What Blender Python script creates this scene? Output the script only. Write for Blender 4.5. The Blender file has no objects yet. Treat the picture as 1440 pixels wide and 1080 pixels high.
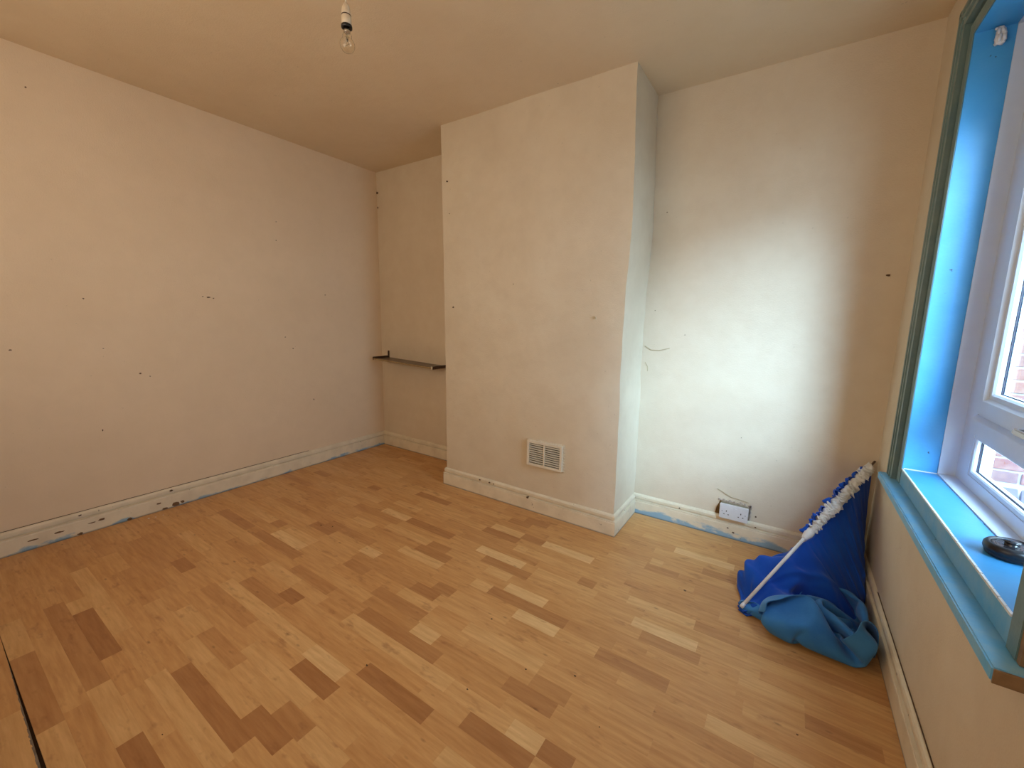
import bpy, bmesh, math, random
from mathutils import Vector, Matrix, noise

random.seed(7)
C = bpy.context.scene.collection
SC = bpy.context.scene

# ------------------------------------------------------------------ camera
CX, CY, CZ = 3.22252, -2.56815, 1.24673
YAW, PIT, ROL, FOC = 0.58319, -0.15295, 0.01681, 580.217
cam_d = bpy.data.cameras.new('camera')
cam = bpy.data.objects.new('camera', cam_d); C.objects.link(cam)
_f = Vector((-math.sin(YAW)*math.cos(PIT), math.cos(YAW)*math.cos(PIT), math.sin(PIT)))
_r = Vector((math.cos(YAW), math.sin(YAW), 0)); _u = _r.cross(_f)
_r2 = math.cos(ROL)*_r + math.sin(ROL)*_u; _u2 = -math.sin(ROL)*_r + math.cos(ROL)*_u
m = Matrix((( _r2.x, _u2.x, -_f.x, CX), (_r2.y, _u2.y, -_f.y, CY), (_r2.z, _u2.z, -_f.z, CZ), (0, 0, 0, 1)))
cam.matrix_world = m
cam_d.sensor_fit = 'HORIZONTAL'; cam_d.sensor_width = 36
cam_d.lens = 36*FOC/1440
cam_d.shift_x = -4.87/1440; cam_d.shift_y = -4.66/1440
cam_d.clip_start = 0.02
SC.camera = cam

# ------------------------------------------------------------------ world, lights, exposure
world = bpy.data.worlds.new('sky'); SC.world = world; world.use_nodes = True
bg = world.node_tree.nodes['Background']
bg.inputs['Color'].default_value = (0.64, 0.83, 1.0, 1)
bg.inputs['Strength'].default_value = 4.6
SC.view_settings.view_transform = 'Standard'; SC.view_settings.look = 'None'
SC.view_settings.exposure = 1.48; SC.view_settings.gamma = 1; SC.view_settings.use_curve_mapping = False

def area(name, loc, rot, sx, sy, power, col, portal=False):
    d = bpy.data.lights.new(name, 'AREA'); d.shape = 'RECTANGLE'; d.size = sx; d.size_y = sy
    d.energy = power; d.color = col
    if portal: d.cycles.is_portal = True
    o = bpy.data.objects.new(name, d); C.objects.link(o); o.location = loc; o.rotation_euler = rot
    return o
# daylight enters through window_1 (portal); an added warm fill light, no real source, sits behind the viewpoint
area('window_portal', (3.99, -1.01, 1.44), (0, math.radians(90), 0), 1.6, 1.1, 1, (1, 1, 1), True)
area('rear_fill_light', (1.9, -3.34, 1.75), (math.radians(112), 0, 0), 1.9, 1.3, 13.5, (1.0, 0.83, 0.64))

# broad bright overcast sun glow from the side behind the viewpoint
sd_ = bpy.data.lights.new('hazy_sun', 'SUN'); sd_.energy = 7.6; sd_.angle = math.radians(42); sd_.color = (0.50, 0.75, 1.0)
sun = bpy.data.objects.new('hazy_sun', sd_); C.objects.link(sun)
sun.rotation_euler = Vector((0.60, -0.80, 0.52)).to_track_quat('Z', 'Y').to_euler()

# ------------------------------------------------------------------ materials
def lin(r, g, b):
    f = lambda c: (c/255/12.92) if c/255 <= .04045 else ((c/255+.055)/1.055)**2.4
    return (f(r), f(g), f(b), 1)

class NT:
    def __init__(s, name):
        s.m = bpy.data.materials.new(name); s.m.use_nodes = True
        s.t = s.m.node_tree; s.b = s.t.nodes['Principled BSDF']; s.out = s.t.nodes['Material Output']
    def n(s, typ, **k):
        x = s.t.nodes.new(typ)
        for a, v in k.items():
            if a.startswith('i_'):
                key = a[2:]; key = int(key) if key.isdigit() else key.replace('_', ' ')
                x.inputs[key].default_value = v
            else: setattr(x, a, v)
        return x
    def l(s, a, b): s.t.links.new(a, b)
    def coord(s, scale=(1, 1, 1)):
        tc = s.n('ShaderNodeTexCoord'); mp = s.n('ShaderNodeMapping'); mp.inputs['Scale'].default_value = scale
        s.l(tc.outputs['Object'], mp.inputs['Vector']); return mp.outputs['Vector']
    def noise(s, vec, scale, detail=3, rough=.5):
        x = s.n('ShaderNodeTexNoise'); x.inputs['Scale'].default_value = scale; x.inputs['Detail'].default_value = detail
        x.inputs['Roughness'].default_value = rough
        s.l(vec, x.inputs['Vector']); return x.outputs['Fac']
    def rng(s, fac, a, b, c=0, d=1):
        x = s.n('ShaderNodeMapRange'); x.inputs[1].default_value = a; x.inputs[2].default_value = b
        x.inputs[3].default_value = c; x.inputs[4].default_value = d; s.l(fac, x.inputs[0]); return x.outputs[0]
    def mul(s, a, b, op='MULTIPLY'):
        x = s.n('ShaderNodeMath', operation=op)
        for i, v in enumerate((a, b)):
            if isinstance(v, (int, float)): x.inputs[i].default_value = v
            else: s.l(v, x.inputs[i])
        return x.outputs[0]
    def mix(s, fac, a, b, typ='MIX'):
        x = s.n('ShaderNodeMix', data_type='RGBA', blend_type=typ)
        if isinstance(fac, (int, float)): x.inputs[0].default_value = fac
        else: s.l(fac, x.inputs[0])
        for i, v in ((6, a), (7, b)):
            if isinstance(v, tuple): x.inputs[i].default_value = v
            else: s.l(v, x.inputs[i])
        return x.outputs[2]
    def base(s, c, rough=.5, metal=0, spec=.5):
        if isinstance(c, tuple): s.b.inputs['Base Color'].default_value = c
        else: s.l(c, s.b.inputs['Base Color'])
        if isinstance(rough, (int, float)): s.b.inputs['Roughness'].default_value = rough
        else: s.l(rough, s.b.inputs['Roughness'])
        s.b.inputs['Metallic'].default_value = metal
        s.b.inputs['Specular IOR Level'].default_value = spec
    def bump(s, h, strength, dist):
        x = s.n('ShaderNodeBump'); x.inputs['Strength'].default_value = strength; x.inputs['Distance'].default_value = dist
        s.l(h, x.inputs['Height']); s.l(x.outputs['Normal'], s.b.inputs['Normal'])

def plaster(name, col, dirt, lumps=.5):
    k = NT(name); v = k.coord()
    a = k.rng(k.noise(v, 1.6, 4, .6), .35, .7)
    b = k.rng(k.noise(v, 9, 5, .65), .42, .75)
    c = k.mix(k.mul(a, .45), col, dirt); c = k.mix(k.mul(b, .28), c, dirt)
    sp = k.rng(k.noise(v, 55, 2, .5), .74, .80)
    c = k.mix(k.mul(sp, .35), c, tuple(x*.45 for x in dirt[:3])+(1,))
    k.base(c, .75, 0, .25)
    h = k.mul(k.mul(k.noise(v, 4, 3), 2.2*lumps), k.mul(k.noise(v, 160, 3), .16), 'ADD')
    k.bump(h, .55, .012)
    return k.m

def skirting(name, blue, z1=.05):
    k = NT(name); v = k.coord()
    c = k.mix(k.rng(k.noise(v, 12, 4), .4, .7, 0, .45), (0.80, 0.71, 0.55, 1), (0.58, 0.50, 0.37, 1))
    tc = k.n('ShaderNodeTexCoord'); sp = k.n('ShaderNodeSeparateXYZ'); k.l(tc.outputs['Object'], sp.inputs[0])
    h = k.rng(sp.outputs['Z'], .0, z1, 1, 0)
    n = k.noise(k.coord((1, 1, 2.6)), 7, 5, .6)
    mk = k.rng(k.mul(n, k.mul(h, .6, 'POWER')), .60-.27*blue, .68-.27*blue, 0, 1)
    c = k.mix(k.mul(mk, .85), c, (0.20, 0.40, 0.58, 1))
    ch = k.rng(k.noise(v, 34, 3, .6), .70, .74)
    c = k.mix(k.mul(ch, .8), c, (0.10, 0.065, 0.04, 1))
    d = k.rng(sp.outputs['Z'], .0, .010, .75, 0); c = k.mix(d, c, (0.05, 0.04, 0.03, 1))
    k.base(c, .45, 0, .4); k.bump(k.mul(n, k.noise(v, 60, 3), 'ADD'), .35, .004)
    return k.m

def paint(name, col, col2, rough=.35, spots=True, n=9, sp=.4):
    k = NT(name); v = k.coord()
    c = k.mix(k.rng(k.noise(v, n, 5, .6), .38, .72), col, col2)
    if spots:
        c = k.mix(k.rng(k.noise(v, 42, 2), .755, .79), c, (0.03, 0.035, 0.04, 1))
    k.base(c, rough, 0, sp); k.bump(k.noise(v, 120, 3), .15, .003)
    return k.m

def plain(name, col, rough=.4, metal=0, nz=.1, spec=.5):
    k = NT(name); v = k.coord()
    c = k.mix(k.rng(k.noise(v, 25, 4), .3, .7), col, tuple(x*(1-nz) for x in col[:3])+(1,))
    k.base(c, rough, metal, spec); return k.m

M = {}
WALL = (0.73, 0.63, 0.49, 1); WALLD = (0.60, 0.48, 0.34, 1)
M['wall'] = plaster('cream_plaster', WALL, WALLD)
M['wall_left'] = plaster('peach_plaster', (0.80, 0.65, 0.48, 1), (0.70, 0.56, 0.40, 1), .3)
M['breast'] = plaster('breast_plaster', (0.73, 0.64, 0.50, 1), (0.58, 0.48, 0.35, 1), .8)
M['ceiling'] = plaster('ceiling_plaster', (0.76, 0.62, 0.44, 1), (0.68, 0.53, 0.35, 1), .5)
M['skirt'] = skirting('cream_skirting_paint', .62, .06)
M['skirt_blue'] = skirting('cream_over_blue_skirting_paint', 1.0, .085)
M['skirt_plain'] = skirting('cream_skirting_paint_clean', .0)
M['blue'] = paint('sky_blue_gloss', (0.060, 0.33, 0.68, 1), (0.080, 0.36, 0.70, 1), .38)
M['blue_old'] = paint('worn_blue_gloss', (0.10, 0.36, 0.62, 1), (0.22, 0.42, 0.58, 1), .45, True, 16)
M['ledge'] = paint('lit_blue_ledge_gloss', (0.15, 0.50, 0.86, 1), (0.30, 0.56, 0.78, 1), .4, True, 16)  # light on the upward face put into the colour, lighter than the board
M['blue_shaded'] = paint('shaded_blue_gloss', (0.115, 0.20, 0.21, 1), (0.17, 0.25, 0.24, 1), .4, True, 14)  # same blue paint, its shade in warm room light put into the colour
M['bare'] = plain('bare_brown_wood', (0.30, 0.19, 0.10, 1), .7, 0, .4)
M['upvc'] = plain('white_plastic_frame', (0.62, 0.71, 0.84, 1), .3, 0, .03)
M['gasket'] = plain('black_rubber_and_gap_shade', (0.012, 0.012, 0.03, 1), .6)
M['white'] = plain('white_plastic', (0.74, 0.74, 0.76, 1), .35, 0, .05)
M['caulk'] = plain('white_sealant', (0.78, 0.80, 0.80, 1), .6, 0, .1)
M['vent'] = plain('cream_vent_plastic', (0.80, 0.74, 0.62, 1), .45, 0, .08)
M['dark'] = plain('dark_void', (0.05, 0.035, 0.025, 1), .9)
M['darkbrown'] = plain('dark_brown_lacquer', (0.060, 0.028, 0.016, 1), .4, 0, .3)
M['shelfm'] = plain('brown_shelf_board', (0.13, 0.075, 0.035, 1), .3, 0, .3)
M['shelfedge'] = plain('brass_shelf_edge', (0.36, 0.25, 0.12, 1), .35, 0, .2)
M['black'] = plain('black_rubber', (0.008, 0.008, 0.010, 1), .38, 0, .2)
M['blackp'] = plain('black_glossy_plastic', (0.018, 0.018, 0.022, 1), .22, 0, .2)
M['mortar'] = plain('pale_mortar', (0.24, 0.22, 0.21, 1), .9, 0, .2)
M['pave'] = plain('grey_paving', (0.30, 0.29, 0.27, 1), .9, 0, .2)
M['pole'] = plain('white_painted_pole', (0.82, 0.87, 0.95, 1), .3, 0, .1)
M['steel'] = plain('chrome', (0.6, 0.6, 0.62, 1), .2, 1)
M['chip'] = plain('dark_dirt', (0.13, 0.075, 0.04, 1), .9, 0, .3)
M['crack'] = plain('pale_crack', (0.58, 0.47, 0.30, 1), .9, 0, .2)
M['crumb'] = plain('white_crumb', (0.75, 0.68, 0.62, 1), .8)
M['brown_base'] = plain('underlay', (0.035, 0.016, 0.008, 1), .9)
M['ext'] = plain('white_exterior_paint', (0.75, 0.78, 0.80, 1), .5)

def glassmat():
    k = NT('window_glass'); t = k.t
    tr = k.n('ShaderNodeBsdfTransparent'); tr.inputs[0].default_value = (0.93, 0.97, 0.98, 1)
    gl = k.n('ShaderNodeBsdfGlossy'); gl.inputs['Roughness'].default_value = .02
    lw = k.n('ShaderNodeLayerWeight'); lw.inputs['Blend'].default_value = .5
    fr = k.mul(k.mul(k.mul(lw.outputs['Facing'], 5.0, 'POWER'), .6), .03, 'ADD')
    mx = k.n('ShaderNodeMixShader'); k.l(fr, mx.inputs[0]); k.l(tr.outputs[0], mx.inputs[1]); k.l(gl.outputs[0], mx.inputs[2])
    k.l(mx.outputs[0], k.out.inputs['Surface'])
    return k.m
M['glass'] = glassmat()
def bulbmat():
    k = NT('bulb_glass')
    k.base((0.98, 0.97, 0.93, 1), 0.03); k.b.inputs['Transmission Weight'].default_value = 1; k.b.inputs['IOR'].default_value = 1.35
    return k.m
M['bulb'] = bulbmat()

def brickmat():
    k = NT('red_brick'); oi = k.n('ShaderNodeObjectInfo'); v = k.coord()
    ramp = k.n('ShaderNodeValToRGB'); k.l(oi.outputs['Random'], ramp.inputs[0])
    e = ramp.color_ramp.elements; e[0].color = (0.13, 0.045, 0.035, 1); e[1].color = (0.09, 0.045, 0.045, 1)
    x = ramp.color_ramp.elements.new(.5); x.color = (0.15, 0.065, 0.045, 1)
    c = k.mix(k.rng(k.noise(v, 30, 4), .4, .75), ramp.outputs[0], (0.17, 0.10, 0.08, 1))
    k.base(c, .9); k.bump(k.noise(v, 70, 4), .5, .004); return k.m
M['brick'] = brickmat()
M['bluebrick'] = plain('purple_plinth_brick', (0.085, 0.065, 0.095, 1), .8, 0, .3)

def woodmat():
    k = NT('laminate_wood')
    at = k.n('ShaderNodeAttribute'); at.attribute_name = 'tone'
    sp = k.n('ShaderNodeSeparateColor'); k.l(at.outputs['Color'], sp.inputs[0])
    tone = sp.outputs[0]; rnd = sp.outputs[1]
    tc = k.n('ShaderNodeTexCoord'); off = k.n('ShaderNodeCombineXYZ')
    k.l(k.mul(rnd, 37.0), off.inputs[0]); k.l(k.mul(rnd, 91.0), off.inputs[1]); k.l(k.mul(rnd, 13.0), off.inputs[2])
    ad = k.n('ShaderNodeVectorMath', operation='ADD'); k.l(tc.outputs['Object'], ad.inputs[0]); k.l(off.outputs[0], ad.inputs[1])
    mp = k.n('ShaderNodeMapping'); mp.inputs['Scale'].default_value = (2.2, 22, 1); k.l(ad.outputs[0], mp.inputs[0])
    mp2 = k.n('ShaderNodeMapping'); mp2.inputs['Scale'].default_value = (5, 13, 1); k.l(ad.outputs[0], mp2.inputs[0])
    ramp = k.n('ShaderNodeValToRGB'); k.l(tone, ramp.inputs[0]); R = ramp.color_ramp
    cols = [(0, (0.41, 0.185, 0.066)), (.25, (0.50, 0.248, 0.096)), (.5, (0.66, 0.365, 0.145)), (.75, (0.75, 0.465, 0.205)), (1, (0.84, 0.59, 0.30))]
    R.elements[0].color = cols[0][1]+(1,); R.elements[1].color = cols[-1][1]+(1,)
    for p, c in cols[1:-1]:
        e = R.elements.new(p); e.color = c+(1,)
    g = k.rng(k.noise(mp.outputs[0], 3.2, 5, .6), .35, .72)
    c = k.mix(k.mul(g, .60), ramp.outputs[0], k.mix(1.0, ramp.outputs[0], (0.66, 0.52, 0.40, 1), 'MULTIPLY'))
    w = k.rng(k.noise(mp2.outputs[0], 1.9, 3, .6), .60, .74)
    c = k.mix(k.mul(w, .48), c, (0.27, 0.10, 0.035, 1))
    kn = k.n('ShaderNodeTexVoronoi'); kn.inputs['Scale'].default_value = 1.15; k.l(mp2.outputs[0], kn.inputs['Vector'])
    c = k.mix(k.rng(kn.outputs['Distance'], .0, .085, .75, 0), c, (0.11, 0.04, 0.016, 1))
    r = k.rng(k.noise(k.coord(), 5, 4), .3, .7, .36, .50)
    k.base(c, r, 0, .38)
    k.bump(g, .08, .001)
    return k.m
M['wood'] = woodmat()

def fabric(name, c1, c2):
    k = NT(name); v = k.coord()
    c = k.mix(k.rng(k.noise(v, 7, 5, .6), .35, .7), c1, c2)
    k.base(c, .85, 0, .2); k.b.inputs['Sheen Weight'].default_value = .15
    k.bump(k.noise(v, 420, 2), .3, .001); return k.m
M['royal'] = fabric('royal_blue_cloth', (0.004, 0.060, 0.44, 1), (0.007, 0.09, 0.54, 1))
M['denim'] = fabric('paler_blue_cloth', (0.030, 0.17, 0.50, 1), (0.055, 0.24, 0.58, 1))  # paler blue than the draped body
M['tape'] = fabric('white_header_tape', (0.85, 0.87, 0.88, 1), (0.66, 0.69, 0.73, 1))

# ------------------------------------------------------------------ helpers
def link(name, me, mat, parent=None):
    o = bpy.data.objects.new(name, me); C.objects.link(o)
    if mat is not None:
        for mm in (mat if isinstance(mat, (list, tuple)) else [mat]): me.materials.append(mm)
    if parent is not None: o.parent = parent
    return o
def obj(name, bm, mat, parent=None, smooth=False, bev=0):
    if bev: bmesh.ops.bevel(bm, geom=[e for e in bm.edges], offset=bev, segments=2, affect='EDGES', clamp_overlap=True)
    bmesh.ops.recalc_face_normals(bm, faces=bm.faces)
    me = bpy.data.meshes.new(name); bm.to_mesh(me); bm.free()
    if smooth:
        for p in me.polygons: p.use_smooth = True
    return link(name, me, mat, parent)
def tag(o, label=None, cat=None, group=None, kind=None):
    if label: o['label'] = label
    if cat: o['category'] = cat
    if group: o['group'] = group
    if kind: o['kind'] = kind
    return o
def thing(name, label, cat, loc=(0, 0, 0)):
    o = bpy.data.objects.new(name, None); C.objects.link(o); o.location = loc; o.empty_display_size = .05
    return tag(o, label, cat)
def struct(name, bm, mat, label, **k):
    return tag(obj(name, bm, mat, **k), label, kind='structure')
def addbox(bm, a, b):
    x0, y0, z0 = a; x1, y1, z1 = b
    v = [bm.verts.new(p) for p in ((x0,y0,z0),(x1,y0,z0),(x1,y1,z0),(x0,y1,z0),(x0,y0,z1),(x1,y0,z1),(x1,y1,z1),(x0,y1,z1))]
    for f in ((0,3,2,1),(4,5,6,7),(0,1,5,4),(1,2,6,5),(2,3,7,6),(3,0,4,7)): bm.faces.new([v[i] for i in f])
def box(a, b):
    bm = bmesh.new(); addbox(bm, a, b); return bm
def addprism(bm, prof, p0, p1, u, v):
    """sweep the 2D profile (list of (a,b)) from p0 to p1; a along u, b along v"""
    p0, p1, u, v = map(Vector, (p0, p1, u, v))
    A = [bm.verts.new(p0+u*a+v*b) for a, b in prof]; B = [bm.verts.new(p1+u*a+v*b) for a, b in prof]
    n = len(prof)
    for i in range(n): bm.faces.new((A[i], A[(i+1) % n], B[(i+1) % n], B[i]))
    bm.faces.new(A[::-1]); bm.faces.new(B)
def addlathe(bm, prof, seg=32, mat=Matrix()):
    rings = []
    for r, z in prof:
        rings.append([bm.verts.new(mat @ Vector((r*math.cos(2*math.pi*i/seg), r*math.sin(2*math.pi*i/seg), z))) for i in range(seg)])
    for a, b in zip(rings, rings[1:]):
        for i in range(seg): bm.faces.new((a[i], a[(i+1) % seg], b[(i+1) % seg], b[i]))
    if prof[0][0] > 1e-6: bm.faces.new(rings[0][::-1])
    if prof[-1][0] > 1e-6: bm.faces.new(rings[-1])
    bmesh.ops.remove_doubles(bm, verts=bm.verts, dist=1e-6)
def addtube(bm, p0, p1, r, seg=14):
    p0, p1 = Vector(p0), Vector(p1); d = p1-p0
    mt = Matrix.Translation(p0) @ d.to_track_quat('Z', 'Y').to_matrix().to_4x4()
    addlathe(bm, [(r, 0), (r, d.length)], seg, mt)

# ------------------------------------------------------------------ room shell
H = 2.5; W = 3.637; A0, B0, D0 = 1.177, 2.470, 0.377; YR = -3.40
def grid_wall(o, u, v, nu, nv, amp, sc, seed, clampedge=True):
    """wall face as a slightly uneven grid; o origin, u and v full extents, bulges along u x v"""
    o, u, v = Vector(o), Vector(u), Vector(v); n = u.cross(v).normalized(); bm = bmesh.new()
    vs = []
    for j in range(nv+1):
        for i in range(nu+1):
            p = o+u*(i/nu)+v*(j/nv)
            w = noise.noise(p*sc+Vector((seed, seed*2, 0)))
            e = min(i, nu-i, j, nv-j)/2 if clampedge else 1
            vs.append(bm.verts.new(p+n*w*amp*min(1, e)))
    for j in range(nv):
        for i in range(nu):
            k = j*(nu+1)+i; bm.faces.new((vs[k], vs[k+1], vs[k+nu+2], vs[k+nu+1]))
    return bm
def backed(bm, a, b):
    addbox(bm, a, b); return bm

# floor slab below the laminate
floor = tag(obj('floor', box((-.1, YR-.1, -.12), (W+.1, .1, -.009)), M['brown_base']), 'orange wood strip laminate floor of the room', kind='structure')
bm = backed(grid_wall((0, 0, H), (W, 0, 0), (0, YR, 0), 48, 44, .006, 1.3, 3), (-.1, YR-.1, H+.008), (W+.19, .1, H+.15))
struct('ceiling', bm, M['ceiling'], 'plain tan painted ceiling', smooth=False)
bm = backed(grid_wall((0, YR, 0), (0, -YR, 0), (0, 0, H), 44, 32, .006, 1.1, 5), (-.15, YR-.1, -.1), (-.008, .1, H+.02))
wl = struct('wall_left', bm, M['wall_left'], 'long plain peach-cream wall on the left')
bm = backed(grid_wall((0, 0, 0), (W, 0, 0), (0, 0, H), 60, 40, .005, 1.5, 9), (-.1, .008, -.1), (W+.1, .15, H+.02))
wb = struct('wall_back', bm, M['wall'], 'cream plaster back wall either side of the chimney breast')
bm = bmesh.new()
addbox(bm, (-.1, YR-.2, -.1), (W+.19, YR, H))
struct('wall_rear', bm, M['wall'], 'cream rear wall behind the viewpoint')
# chimney breast: uneven plaster box with wandering right-hand edge
def breast():
    bm = bmesh.new(); nu, nv, ns = 34, 60, 8; cols = []
    for j in range(nv+1):
        z = H*j/nv; row = []
        xr = B0+.004*math.sin(z*4.2)+.010*math.exp(-((z-1.75)/.35)**2)+.004*noise.noise(Vector((3, z*6, 1)))
        xl = A0-.030*(z/H)**1.5+.003*noise.noise(Vector((8, z*5, 2)))
        yf = -D0+.004*noise.noise(Vector((1, z*3, 5)))+.018*(z/H)*0
        for i in range(ns): row.append((xl, -.0+(yf)*i/ns, z))
        for i in range(nu+1):
            x = xl+(xr-xl)*i/nu; e = min(1, min(i, nu-i)/2)
            row.append((x, yf-e*(.006*noise.noise(Vector((x*2.2, z*2.2, 4)))+.003*noise.noise(Vector((x*7, z*7, 2)))), z))
        for i in range(ns-1, -1, -1):
            row.append((xr, yf*i/ns, z))
        cols.append([bm.verts.new(p) for p in row])
    for a, b in zip(cols, cols[1:]):
        for i in range(len(a)-1): bm.faces.new((a[i], a[i+1], b[i+1], b[i]))
    return bm
wbr = struct('wall_chimney_breast', breast(), M['breast'], 'projecting chimney breast with uneven cream plaster')
for p in wbr.data.polygons: p.use_smooth = True
md = wbr.modifiers.new('es', 'EDGE_SPLIT'); md.split_angle = math.radians(40)

# window wall with its opening
WY0, WY1, WZ0, WZ1 = -1.482, -0.541, 0.713, 2.165
XO = 3.832
bm = bmesh.new()
addbox(bm, (W, YR-.1, -.1), (XO, WY0-.02, H)); addbox(bm, (W, WY1+.02, -.1), (XO, .1, H))
addbox(bm, (W, WY0-.02, -.1), (XO, WY1+.02, WZ0-.03)); addbox(bm, (W, WY0-.02, WZ1+.02), (XO, WY1+.02, H))
wr = struct('wall_right', bm, M['wall'], 'cream wall on the right holding the window')

# ------------------------------------------------------------------ skirting boards
PR = [(0, 0), (.020, 0), (.020, .078), (.0165, .084), (.0205, .087), (.0205, .090), (.006, .0925), (.006, .098), (.0145, .101), (.0145, .116), (.011, .123), (.006, .1265), (0, .128)]
path = [(0, YR), (0, 0), (A0, 0), (A0, -D0), (B0, -D0), (B0, 0), (W, 0), (W, YR)]
def skirt(i0, i1, name, mat, label):
    P = [Vector(p) for p in path]; offs = []
    for i in range(len(P)):
        dd = []
        if i > 0: dd.append((P[i]-P[i-1]).normalized())
        if i < len(P)-1: dd.append((P[i+1]-P[i]).normalized())
        ns = [Vector((d.y, -d.x)) for d in dd]
        n = ns[0] if len(ns) == 1 else (ns[0]+ns[1])/(1+ns[0].dot(ns[1]))
        offs.append(n)
    bm = bmesh.new()
    for a in range(i0, i1):
        L = (P[a+1]-P[a]).length; nseg = max(2, int(L/.08)); rings = []
        for s in range(nseg+1):
            f = s/nseg; ring = []
            for t, z in PR:
                q = (P[a]+offs[a]*t).lerp(P[a+1]+offs[a+1]*t, f)
                wob = .0016*noise.noise(Vector((q.x*5, q.y*5, z*20))) if 0 < s < nseg and t > 0 and z > .01 else 0
                ring.append(bm.verts.new((q.x, q.y, z+wob)))
            rings.append(ring)
        for r1, r2 in zip(rings, rings[1:]):
            for k in range(len(PR)-1): bm.faces.new((r1[k], r1[k+1], r2[k+1], r2[k]))
        bm.faces.new(rings[0][::-1]); bm.faces.new(rings[-1])
    return struct(name, bm, mat, label)
skirt(0, 1, 'baseboard_left', M['skirt'], 'chipped cream skirting board along the left wall')
skirt(1, 2, 'baseboard_back_left', M['skirt_plain'], 'cream skirting board in the shelf alcove')
skirt(2, 5, 'baseboard_chimney_breast', M['skirt_plain'], 'cream skirting board around the chimney breast')
skirt(5, 6, 'baseboard_back_right', M['skirt_blue'], 'cream skirting board showing old blue paint, under the socket')
skirt(6, 7, 'baseboard_right', M['skirt_plain'], 'cream skirting board under the window')

# ------------------------------------------------------------------ floor strips
SY, SWD = -2.47, .0604
KN = {-1:[(1.32,1.63,1)],0:[(0.72,1.01,1),(1.01,1.48,-1),(1.48,1.73,1)],1:[(.9,1.45,.3)],2:[(0.72,1.4,-1),(1.4,1.72,1),(1.72,1.94,-2)],3:[(0.75,0.87,1),(0.87,1.27,-2)],4:[(0.46,0.89,1),(0.89,1.15,1),(1.5,2.03,1.1)],5:[(1.54,2.01,-1.6)],6:[(1.41,1.59,1),(1.59,1.92,0.6),(1.92,2.11,-1.6)],7:[(1.18,1.41,1),(1.41,1.69,-0.6),(1.69,1.98,0.7),(1.98,2.13,-1),(2.13,2.3,1)],8:[(1.63,2.04,0.9)],9:[(0.74,0.89,-1.5),(1.86,2.07,-2)],10:[(1.13,1.83,1.2),(1.83,2.04,1.7),(2.5,2.61,1.2)],11:[(0.44,0.76,1),(1.19,1.5,-1),(2.07,2.39,-2)],12:[(1.42,1.54,-2),(2.49,2.73,-1.8)],13:[(1.14,1.41,1),(1.8,2.37,1.1),(2.37,2.62,.6),(2.62,2.73,1.7),(2.73,2.83,-1.8)],14:[(0.35,0.91,0.8),(1.28,1.6,-0.8),(1.82,2.26,-1.2)],15:[(0.32,0.7,-1),(0.78,1.21,-1),(2.07,2.19,1.6),(2.52,2.71,-1.3)],16:[(0.86,1.15,2),(1.75,2.06,-1.1),(2.59,2.73,-0.8)],17:[(0.51,0.73,1),(0.73,0.83,-1),(0.88,1.15,1.2),(1.45,1.61,-1),(1.85,2.06,0.8),(2.24,2.59,1)],18:[(1.87,2.02,-1.4)],19:[(0.94,1.14,-1.2),(1.41,1.54,1.8),(1.95,2.06,-1.2),(3.12,3.4,1.4)],20:[(1.01,1.14,-1),(2.36,2.56,1.8),(2.73,2.99,-1.2)],21:[(1.58,1.87,1.4),(2.08,2.18,1),(2.18,2.57,-1.3)],22:[(1.08,1.27,0.9),(1.64,1.87,-1.2),(2.23,2.44,1.6),(3.38,3.57,-1)],23:[(1.32,1.67,1),(1.67,1.81,-1),(2.07,2.21,1.2),(2.84,3.06,-0.9),(3.19,3.38,0.8)],24:[(0.75,0.94,0.8),(2.0,2.28,-1.2),(2.79,3.04,1.9)],25:[(1.14,1.37,1.8),(1.37,1.73,-1.4),(1.92,2.21,2),(2.28,2.6,0.7)],26:[(0.47,1.03,0.8),(2.49,2.57,-1),(2.73,3.01,1.2),(3.01,3.32,-0.8)],27:[(0.17,0.34,-1),(1.11,1.34,1),(2.08,2.15,1)],28:[(0.76,0.86,-1.2),(1.82,2.06,-1.4)],29:[(1.84,2.05,1.3),(2.05,2.19,-1.2),(2.19,2.48,2)],30:[(1.13,1.43,-1.2)],31:[(1.13,1.36,1),(1.88,2.03,-1.1),(2.72,2.88,-0.7)],32:[(0.48,0.82,0.9),(1.96,2.12,-1.2),(2.73,2.79,1)],33:[(2.97,3.12,-1)],35:[(2.81,3.1,1.8)]}
strips = []
rs = random.Random(21)
for r in range(-15, 41):
    y0 = SY+r*SWD; y1 = y0+SWD
    if y0 > -.02: break
    known = sorted(KN.get(r, [])); xs = []; x = .004-rs.random()*.3
    def fill(x, xe):
        while x < xe-1e-6:
            L = rs.uniform(.2, .5); e = x+L
            if xe-e < .16: e = xe
            t = rs.choice([-.55, -.3, -.15, 0, 0, .1, .2, .35, .5]) + rs.uniform(-.12, .12)
            xs.append((x, e, t)); x = e
    for (a, b, t) in known:
        if a > x+1e-4: fill(x, a)
        xs.append((a, b, t)); x = b
    fill(x, W)
    for a, b, t in xs:
        a = max(a, .004); b = min(b, W-.004)
        if b-a > .01: strips.append((a, b, y0, min(y1, -.004), t, r))
def gapw(x):            # the opened board joint at the lower left
    return max(0., min(.012, (x-.72)*.0105))
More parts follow.
